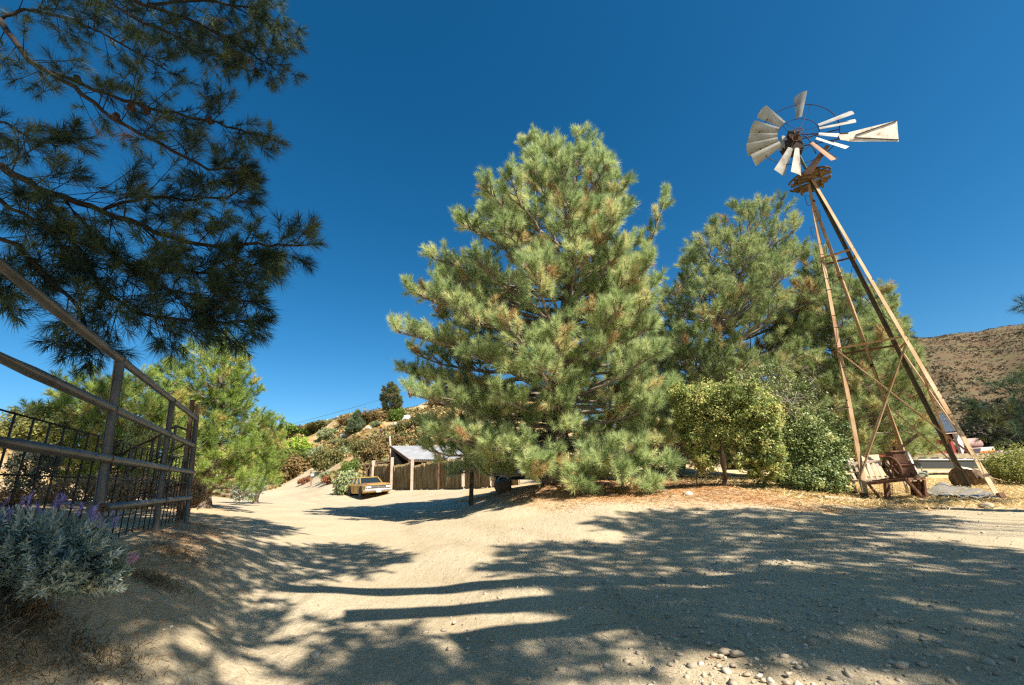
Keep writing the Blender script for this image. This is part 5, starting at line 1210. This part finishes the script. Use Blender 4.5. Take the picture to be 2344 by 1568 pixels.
# ------------------------------------------------------------------ shed
sh = thing('shed', at(1000, 1100, 38), 'low open shed with a plain grey metal roof behind the plank fence', 'shed')
rL, rR = at(893, 1021, 41), at(1240, 1019, 40); eL, eR = at(936, 1052, 36), at(1235, 1052, 34)
G = np.array([[eL + (eR - eL) * f + [0, 0, .04 * (j % 2)], rL + (rR - rL) * f + [0, 0, .04 * (j % 2)]] for j, f in enumerate(np.linspace(0, 1, 121))])
mb = MB(); mb.sheet(G); mb.sheet(G[:, ::-1] - [0, 0, .05]); mb.build('roof', mat('grey_roof_metal', [(.3, (.32, .32, .32)), (.7, (.46, .455, .45))], 1.5, .5, .05, metal=.1), sh)
mb = MB(); mb.bar(eL - [0, .04, .06], rL - [0, .04, .06], .06, .22); mb.bar(eL - [0, 0, .12], eR - [0, 0, .12], .08, .12); mb.build('edge_board', WOODD, sh)
DKW = mat('dark_boards', [(.3, (.05, .035, .025)), (.7, (.12, .09, .06))], 4, .9, .3, 10, (4, 4, .3))
zg = gz1(rL[0], 41) - .2
mb = MB(); mb.prism([[rL[0] + .3, 40.8, zg], [rR[0], 39.8, zg], [rR[0], 39.8, rR[2] - .15], [rL[0] + .3, 40.8, rL[2] - .15]], [0, .12, 0]); mb.build('back_wall', DKW, sh)
mb = MB(); mb.prism([[rL[0] + .1, 41, zg], [eL[0] - .3, 36.5, zg], [eL[0] - .3, 36.5, eL[2] - .9], [rL[0] + .1, 41, rL[2] - .2]], [.1, .06, 0]); mb.build('side_wall', DKW, sh)
for f in (0, .33, .66, 1):
    p = eL + (eR - eL) * f; mb = MB(); mb.bar([p[0], p[1] + .1, zg - .5], [p[0], p[1] + .1, p[2] - .15], .14, .14, [0, 1, 0]); mb.build('post', WOODG, sh)
lt = thing('lean_to', at(850, 1100, 39.5), 'small dark lean to with a sloping roof at the left end of the plank fence', 'lean to')
a_, c_ = at(831, 1067, 39), at(892, 1056.5, 39); mb = MB(); mb.prism([a_, c_, c_ + [.2, 2.5, .1], a_ + [.2, 2.5, .1]], [0, 0, .14]); mb.build('roof', WOODD, lt)
for px in (838, 848, 886):
    p = at(px, 1100, 39.2); z = a_[2] + (c_[2] - a_[2]) * (px - 831) / 61; mb = MB(); mb.bar([p[0], p[1], gz1(p[0], p[1]) - .1], [p[0], p[1], z], .14, .14, [0, 1, 0]); mb.build('post', WOODD, lt)
mb = MB(); p0_, p1_ = at(839, 1100, 39.6), at(888, 1100, 39.6); z = gz1(p0_[0], 39.6); mb.prism([[p0_[0], 39.6, z], [p1_[0], 39.6, z], [p1_[0], 39.6, z + 1.5], [p0_[0], 39.6, z + 1.3]], [0, .1, 0]); mb.build('wall', DKW, lt)

# ------------------------------------------------------------------ plank fence
wf = thing('plank_fence', at(950, 1117, 34), 'tall weathered plank fence with stepped tops between the old car and the pine', 'fence')
def fence_panel(x0, t0, b0, Y0, x1, t1, b1, Y1, name='fence_panel', m_=WOODFENCE):
    A_, B_ = at(x0, b0, Y0), at(x1, b1, Y1); ln = math.hypot(*(B_ - A_)[:2]); n = int(ln / .155); mb = MB(); dv = unit([(B_ - A_)[0], (B_ - A_)[1], 0]); nn = np.array([-dv[1], dv[0], 0])
    tA, tB = at(x0, t0, Y0)[2], at(x1, t1, Y1)[2]
    for k in range(n):
        f = (k + .5) / n; p = A_ + (B_ - A_) * f; z0 = gz1(p[0], p[1]) + rng.uniform(-.08, .05); z1 = tA + (tB - tA) * f + rng.normal(0, .035)
        p = p + nn * rng.normal(0, .012); w_ = ln / n * rng.uniform(.86, .97); lean = rng.normal(0, .01)
        mb.bar([p[0], p[1], z0], [p[0] + lean, p[1], z1], .025, w_, dv if False else nn)
    return mb.build(name, m_, wf)
fence_panel(853, 1065, 1112, 37.5, 895, 1060, 1116, 35.6); fence_panel(898, 1066, 1118, 35.5, 940, 1059, 1115, 33.5); fence_panel(946, 1066, 1119, 33.3, 1001, 1053.5, 1115, 31)
fence_panel(1003, 1053, 1111, 30.9, 1060, 1050, 1108, 29); fence_panel(1062, 1056, 1108, 28.9, 1125, 1052, 1106, 27); fence_panel(1127, 1056, 1106, 26.9, 1190, 1054, 1104, 25)
for x, t, b_, Y in ((853, 1054, 1112, 37.4), (896, 1047, 1118, 35.4), (943, 1047, 1120, 33.2), (1006, 1037, 1114, 30.8), (1061, 1045, 1110, 28.8), (1126, 1046, 1108, 26.8)):
    B_ = at(x, b_, Y); T_ = at(x, t, Y); mb = MB(); mb.bar([B_[0], Y, B_[2] - .1], [B_[0], Y, T_[2]], .2, .2, [0, 1, 0]); mb.build('post', STEELR if x == 1006 else WOODL, wf)

# ------------------------------------------------------------------ station wagon
GOLD = mat('faded_gold_paint', [(.3, (.34, .19, .035)), (.5, (.46, .27, .05)), (.7, (.55, .36, .10))], 1.2, .45, .03, spec=.4)
HOOD = mat('faded_hood_paint', [(.35, (.42, .26, .06)), (.5, (.48, .31, .12)), (.6, (.50, .20, .12)), (.75, (.42, .13, .09))], .9, .5, .02, spec=.4)
ch = unit([.58, -.81, 0]); cl = np.array([-ch[1], ch[0], 0]); 
cw = at(831, 1139.5, 33.3); cc = cw + cl * .76 - ch * 1.5; cz = (gz1(cw[0], cw[1]) + gz1(*(cw - ch * 2.9)[:2])) / 2
car = thing('station_wagon', (cc[0], cc[1], cz), 'old gold station wagon with quad headlights parked by the plank fence', 'car')
CP = lambda x, y, z: np.array([cc[0], cc[1], cz]) + ch * x + cl * y + np.array([0, 0, z])
def section(x, w_, zb, zt): return [CP(x, y, z) for y, z in ((-w_ * .93, zb), (-w_ * .99, zb + .14), (-w_, (zb + zt) / 2), (-w_ * .98, zt - .12), (-w_ * .90, zt - .02), (-w_ * .5, zt + .015), (w_ * .5, zt + .015), (w_ * .90, zt - .02), (w_ * .98, zt - .12), (w_, (zb + zt) / 2), (w_ * .99, zb + .14), (w_ * .93, zb))]
secs = [(-2.68, .86, .42, .86), (-2.6, .93, .34, .95), (-1.9, .99, .28, 1.0), (-.9, .98, .26, .96), (.3, .98, .26, .95), (1.0, .99, .26, .95), (1.9, .99, .27, .93), (2.5, .97, .34, .90), (2.58, .95, .38, .87)]
S_ = [section(*s) for s in secs]; mb = MB(); V = np.array(S_).reshape(-1, 3); k = 12
mb.add(V, [(i * k + j, i * k + (j + 1) % k, (i + 1) * k + (j + 1) % k, (i + 1) * k + j) for i in range(len(secs) - 1) for j in range(k)], False); mb.add(V[:k], [tuple(range(k))]); mb.add(V[-k:], [tuple(range(k))[::-1]])
mb.build('body', GOLD, car)
mb = MB(); mb.prism([CP(.85, -.86, .972), CP(2.5, -.84, .925), CP(2.5, .84, .925), CP(.85, .86, .972)], [0, 0, .012]); mb.build('hood', HOOD, car)
def frust(x0b, x1b, wb, zb, x0t, x1t, wt_, zt): return [CP(x0b, -wb, zb), CP(x1b, -wb, zb), CP(x1b, wb, zb), CP(x0b, wb, zb), CP(x0t, -wt_, zt), CP(x1t, -wt_, zt), CP(x1t, wt_, zt), CP(x0t, wt_, zt)]
BF = [(0, 3, 2, 1), (4, 5, 6, 7), (0, 1, 5, 4), (1, 2, 6, 5), (2, 3, 7, 6), (3, 0, 4, 7)]
mb = MB(); mb.add(frust(-2.55, .92, .84, .95, -2.25, .18, .68, 1.40), BF); mb.build('side_glass', plain('car_glass', (.10, .16, .22), .06, 0, .9), car)
mb = MB(); mb.prism([CP(.955, -.78, .97), CP(.955, .78, .97), CP(.24, .63, 1.375), CP(.24, -.63, 1.375)], [.0, 0, .012]); mb.build('windscreen', plain('windscreen_glass', (.02, .03, .03), .12, 0, .4), car)
mb = MB(); mb.add(frust(-2.32, .24, .71, 1.39, -2.2, .1, .62, 1.45), BF); mb.build('roof', GOLD, car, bevel=.02)
for x0, x1 in ((.90, .20), (-.30, -.36), (-1.25, -1.25), (-2.5, -2.25)):
    for s_ in (-1, 1):
        mb = MB(); mb.bar(CP(x0, s_ * .845, .95), CP(x1, s_ * .69, 1.41), .06, .035, ch); mb.build('pillar', GOLD, car)
for x in (1.5, -1.45):
    for s_ in (-1, 1):
        mb = MB(); c_ = CP(x, s_ * .80, .34); mb.tube([c_ - cl * .12, c_ + cl * .12], .335, 20); wl = mb.build('tyre', BLACK, car)
        mb = MB(); mb.tube([c_ + cl * s_ * .118, c_ + cl * s_ * .135], .215, 16); mb.tube([c_ + cl * s_ * .13, c_ + cl * s_ * .16], .07, 10); mb.build('rim', CHROME, wl)
        mb = MB(); c_ = CP(x, s_ * .86, .40); mb.tube([c_ - cl * .145, c_ + cl * .145], .40, 24); mb.build('wheel_arch', BLACK, car)
mb = MB(); mb.box(CP(2.59, 0, .70), (.04, 1.78, .26), (ch, cl, [0, 0, 1])); gr = mb.build('grille', plain('grille_dark', (.05, .05, .05), .6), car)
mb = MB()
for z in (.60, .70, .80): mb.box(CP(2.62, 0, z), (.03, 1.1, .035), (ch, cl, [0, 0, 1]))
mb.box(CP(2.62, 0, .70), (.03, .04, .2), (ch, cl, [0, 0, 1])); mb.build('grille_bars', CHROME, gr)
for y in (-.80, -.62, .62, .80):
    mb = MB(); mb.tube([CP(2.58, y, .70), CP(2.63, y, .70)], .082, 14); mb.build('headlight', plain('lamp_glass', (.85, .85, .82), .15), car)
for x, s_ in ((2.66, 1), (-2.72, -1)):
    mb = MB(); mb.bar(CP(x, -.97, .47), CP(x, .97, .47), .10, .15, [0, 0, 1]); mb.bar(CP(x, -.97, .47), CP(x - .35 * s_, -1.0, .47), .05, .14, [0, 0, 1]); mb.bar(CP(x, .97, .47), CP(x - .35 * s_, 1.0, .47), .05, .14, [0, 0, 1]); mb.build('bumper', CHROME, car, bevel=.02)
mb = MB(); mb.box(CP(2.70, .0, .40), (.02, .34, .16), (ch, cl, [0, 0, 1])); mb.build('number_plate', WHITE, car)
for s_ in (-1, 1):
    mb = MB(); mb.bar(CP(-2.4, s_ * .995, .90), CP(2.45, s_ * .99, .82), .02, .03, [0, 0, 1]); mb.build('side_trim', CHROME, car)
    for x in (.75, -.35, -1.15): mb = MB(); mb.bar(CP(x, s_ * .985, .36), CP(x, s_ * .985, .9), .014, .02, ch); mb.build('door_gap', BLACK, car)
mb = MB(); mb.box(CP(.7, -1.03, 1.02), (.06, .14, .1), (ch, cl, [0, 0, 1])); mb.build('mirror', CHROME, car)
mb = MB(); mb.box(CP(-.2, -.995, .80), (.14, .02, .03), (ch, cl, [0, 0, 1])); mb.build('door_handle', CHROME, car)

# ------------------------------------------------------------------ sign, scarecrow, posts, wire
sg = thing('trail_sign', hit(722, 1110, 20), 'two post wooden sign with a small white paper on the sand', 'sign')
Ys = float(OFF[sg.name][1])
for x, t in ((712, 1076), (736, 1076)):
    B_ = at(x, 1110, Ys); T_ = at(x, t, Ys); mb = MB(); mb.bar(B_ - [0, 0, .1], T_, .13, .13, [0, 1, 0]); mb.build('post', mat('brown_post', [(.3, (.24, .13, .07)), (.7, (.36, .22, .13))], 5), sg)
A_, B_ = at(707, 1080, Ys - .12), at(739, 1080, Ys - .12); mb = MB(); mb.bar(A_, B_, .22, .06); mb.build('sign_board', WOODG, sg)
A_ = at(715, 1086, Ys - .1); mb = MB(); mb.box(A_, (.36, .03, .42)); mb.build('paper', WHITE, sg)
sc_ = thing('scarecrow', hit(870, 1008, 30), 'stick scarecrow with an orange head and outstretched arms on the slope', 'scarecrow')
Yc = float(OFF[sc_.name][1]); sP = lambda x, y: at(x, y, Yc)
u_ = Yc / FPX
mb = MB(); mb.blob(sP(873, 976), (3.2 * u_, 3.2 * u_, 3 * u_), .08, 3); mb.build('head', plain('pumpkin_orange', (.70, .28, .04), .7), sc_)
mb = MB(); mb.tube([sP(850, 975.5), sP(862, 979), sP(873, 981), sP(885, 984)], .6 * u_, 6); mb.tube([sP(872, 978), sP(871, 986), sP(872, 990)], [1.5 * u_, 2 * u_, 1.3 * u_], 8); mb.tube([sP(872, 989), sP(877, 1000)], [1.2 * u_, .7 * u_], 6); mb.tube([sP(871, 989), sP(866, 999)], [.9 * u_, .5 * u_], 6); mb.build('body', plain('dark_clothes', (.05, .035, .05), .9), sc_)
mb = MB(); mb.tube([sP(860, 1018), sP(869, 988), sP(872, 960)], .5 * u_, 5); mb.build('pole', WOODG, sc_)
mb = MB(); A_, B_ = at(893, 1060, 41.5), at(892, 998, 41.5); mb.tube([A_, (A_ + B_) / 2 + [.05, 0, 0], B_], [.13, .12, .09], 8); tag(mb.build('bare_pole', WOODL, None, A_), 'bare tree pole standing at the left end of the shed roof', 'pole')
q0, q1 = hit(1078, 1157, 8), at(1080, 1075, float(hit(1078, 1157, 8)[1]))
mb = MB(); mb.bar(q0 - [0, 0, .1], q1, .16, .14, [0, 1, 0], .13, .12); tag(mb.build('timber_post', WOODD, None, q0, bevel=.01), 'lone dark timber post at the left edge of the big pine', 'post')
mb = MB(); q0 = hit(1152, 1128, 8); mb.blob(q0 + [0, 0, .22], (.36, .3, .28), .15, 12); tag(mb.build('boulder', mat('brown_rock', [(.3, (.12, .07, .04)), (.7, (.28, .17, .10))], 4, .9, .6), None, q0), 'round brown boulder in the shade under the left side of the big pine', 'boulder')
mb = MB(); a_, c_ = at(905, 905, 75), at(300, 1010, 150); n_ = 14
mb.tube([a_ + (c_ - a_) * f - [0, 0, 3.5 * math.sin(math.pi * f)] for f in np.linspace(0, 1, n_)], .03, 4); tag(mb.build('power_line', plain('cable', (.08, .08, .09)), None, a_), 'thin dark cable crossing the sky above the left hill', 'cable')

# ------------------------------------------------------------------ vehicles and lumber behind the pine
GREYV = mat('grey_van_paint', [(.3, (.36, .37, .38)), (.7, (.52, .53, .54))], 2, .5, .05)
tv = thing('white_truck', at(1170, 1105, 19), 'old light grey truck mostly hidden behind the largest pine', 'truck')
box_px('cargo_box', 1175, 1270, 1030, 1090, 19.5, 2.2, GREYV, None, None, parent=tv)
box_px('chassis', 1135, 1275, 1088, 1098, 19.4, 2, BLACK, None, None, parent=tv)
box_px('cab', 1130, 1176, 1052, 1092, 19.5, 2.0, plain('dark_cab', (.07, .08, .09), .4), None, None, parent=tv)
for px in (1152, 1252):
    c_ = at(px, 1104, 19.3); c_[2] = gz1(c_[0], c_[1]) + .34; mb = MB(); mb.tube([c_, c_ + [0, .22, 0]], .36, 18); w1 = mb.build('tyre', BLACK, tv); mb = MB(); mb.ring(c_ - [0, .01, 0], [0, 1, 0], .27, .035, 20, 5); mb.build('rim', GREYV, w1)
tr2 = thing('flat_trailer', at(1340, 1090, 19), 'flat grey trailer deck in the dark under the right side of the big pine', 'trailer')
box_px('deck', 1300, 1400, 1058, 1068, 18.5, 2.2, GREYV, None, None, parent=tr2); box_px('underframe', 1305, 1395, 1068, 1088, 18.7, 1.6, BLACK, None, None, parent=tr2)
for px in (1325, 1375):
    c_ = at(px, 1090, 18.6); mb = MB(); mb.tube([c_, c_ + [0, .2, 0]], .3, 16); mb.build('wheel', BLACK, tr2)
vn = thing('camper_van', at(1520, 1065, 23), 'white and teal camper van parked in the shade behind the oak', 'van')
box_px('lower_body', 1462, 1580, 1036, 1062, 23, 2, mat('van_white', [(.3, (.62, .62, .62)), (.7, (.78, .78, .77))], 2, .4), None, None, parent=vn)
box_px('teal_stripe', 1462, 1580, 1027, 1036, 23, 2, plain('teal', (.02, .30, .40), .4), None, None, parent=vn)
box_px('upper_body', 1464, 1578, 1006, 1027, 23, 2, mat('van_grey', [(.3, (.20, .23, .27)), (.7, (.34, .37, .42))], 2, .4), None, None, parent=vn)
for px0, px1 in ((1484, 1506), (1545, 1566)): box_px('window', px0, px1, 1011, 1024, 22.95, .04, GLASS_D, None, None, parent=vn)
for px in (1485, 1555):
    c_ = at(px, 1064, 22.9); mb = MB(); mb.tube([c_, c_ + [0, .2, 0]], .34, 16); mb.build('wheel', BLACK, vn)
for i, y in enumerate((1018, 1023, 1028, 1033, 1038, 1043, 1048)):
    A_, B_ = at(1672 + (i % 3) * 4, y + 6, 16.2), at(1742 - (i % 2) * 5, y + 5, 15.8); mb = MB(); mb.bar(A_, B_, .07, .3, [0, 0, 1]); tag(mb.build('plank', WOODG, None, A_), 'weathered plank in the stacked lumber behind the oak trunk, number %s from the top' % ('one', 'two', 'three', 'four', 'five', 'six', 'seven')[i], 'plank', 'stacked lumber')
box_px('lumber_block', 1685, 1735, 1050, 1075, 16.1, .8, DKW, 'dark timber block under the stacked lumber', 'block')
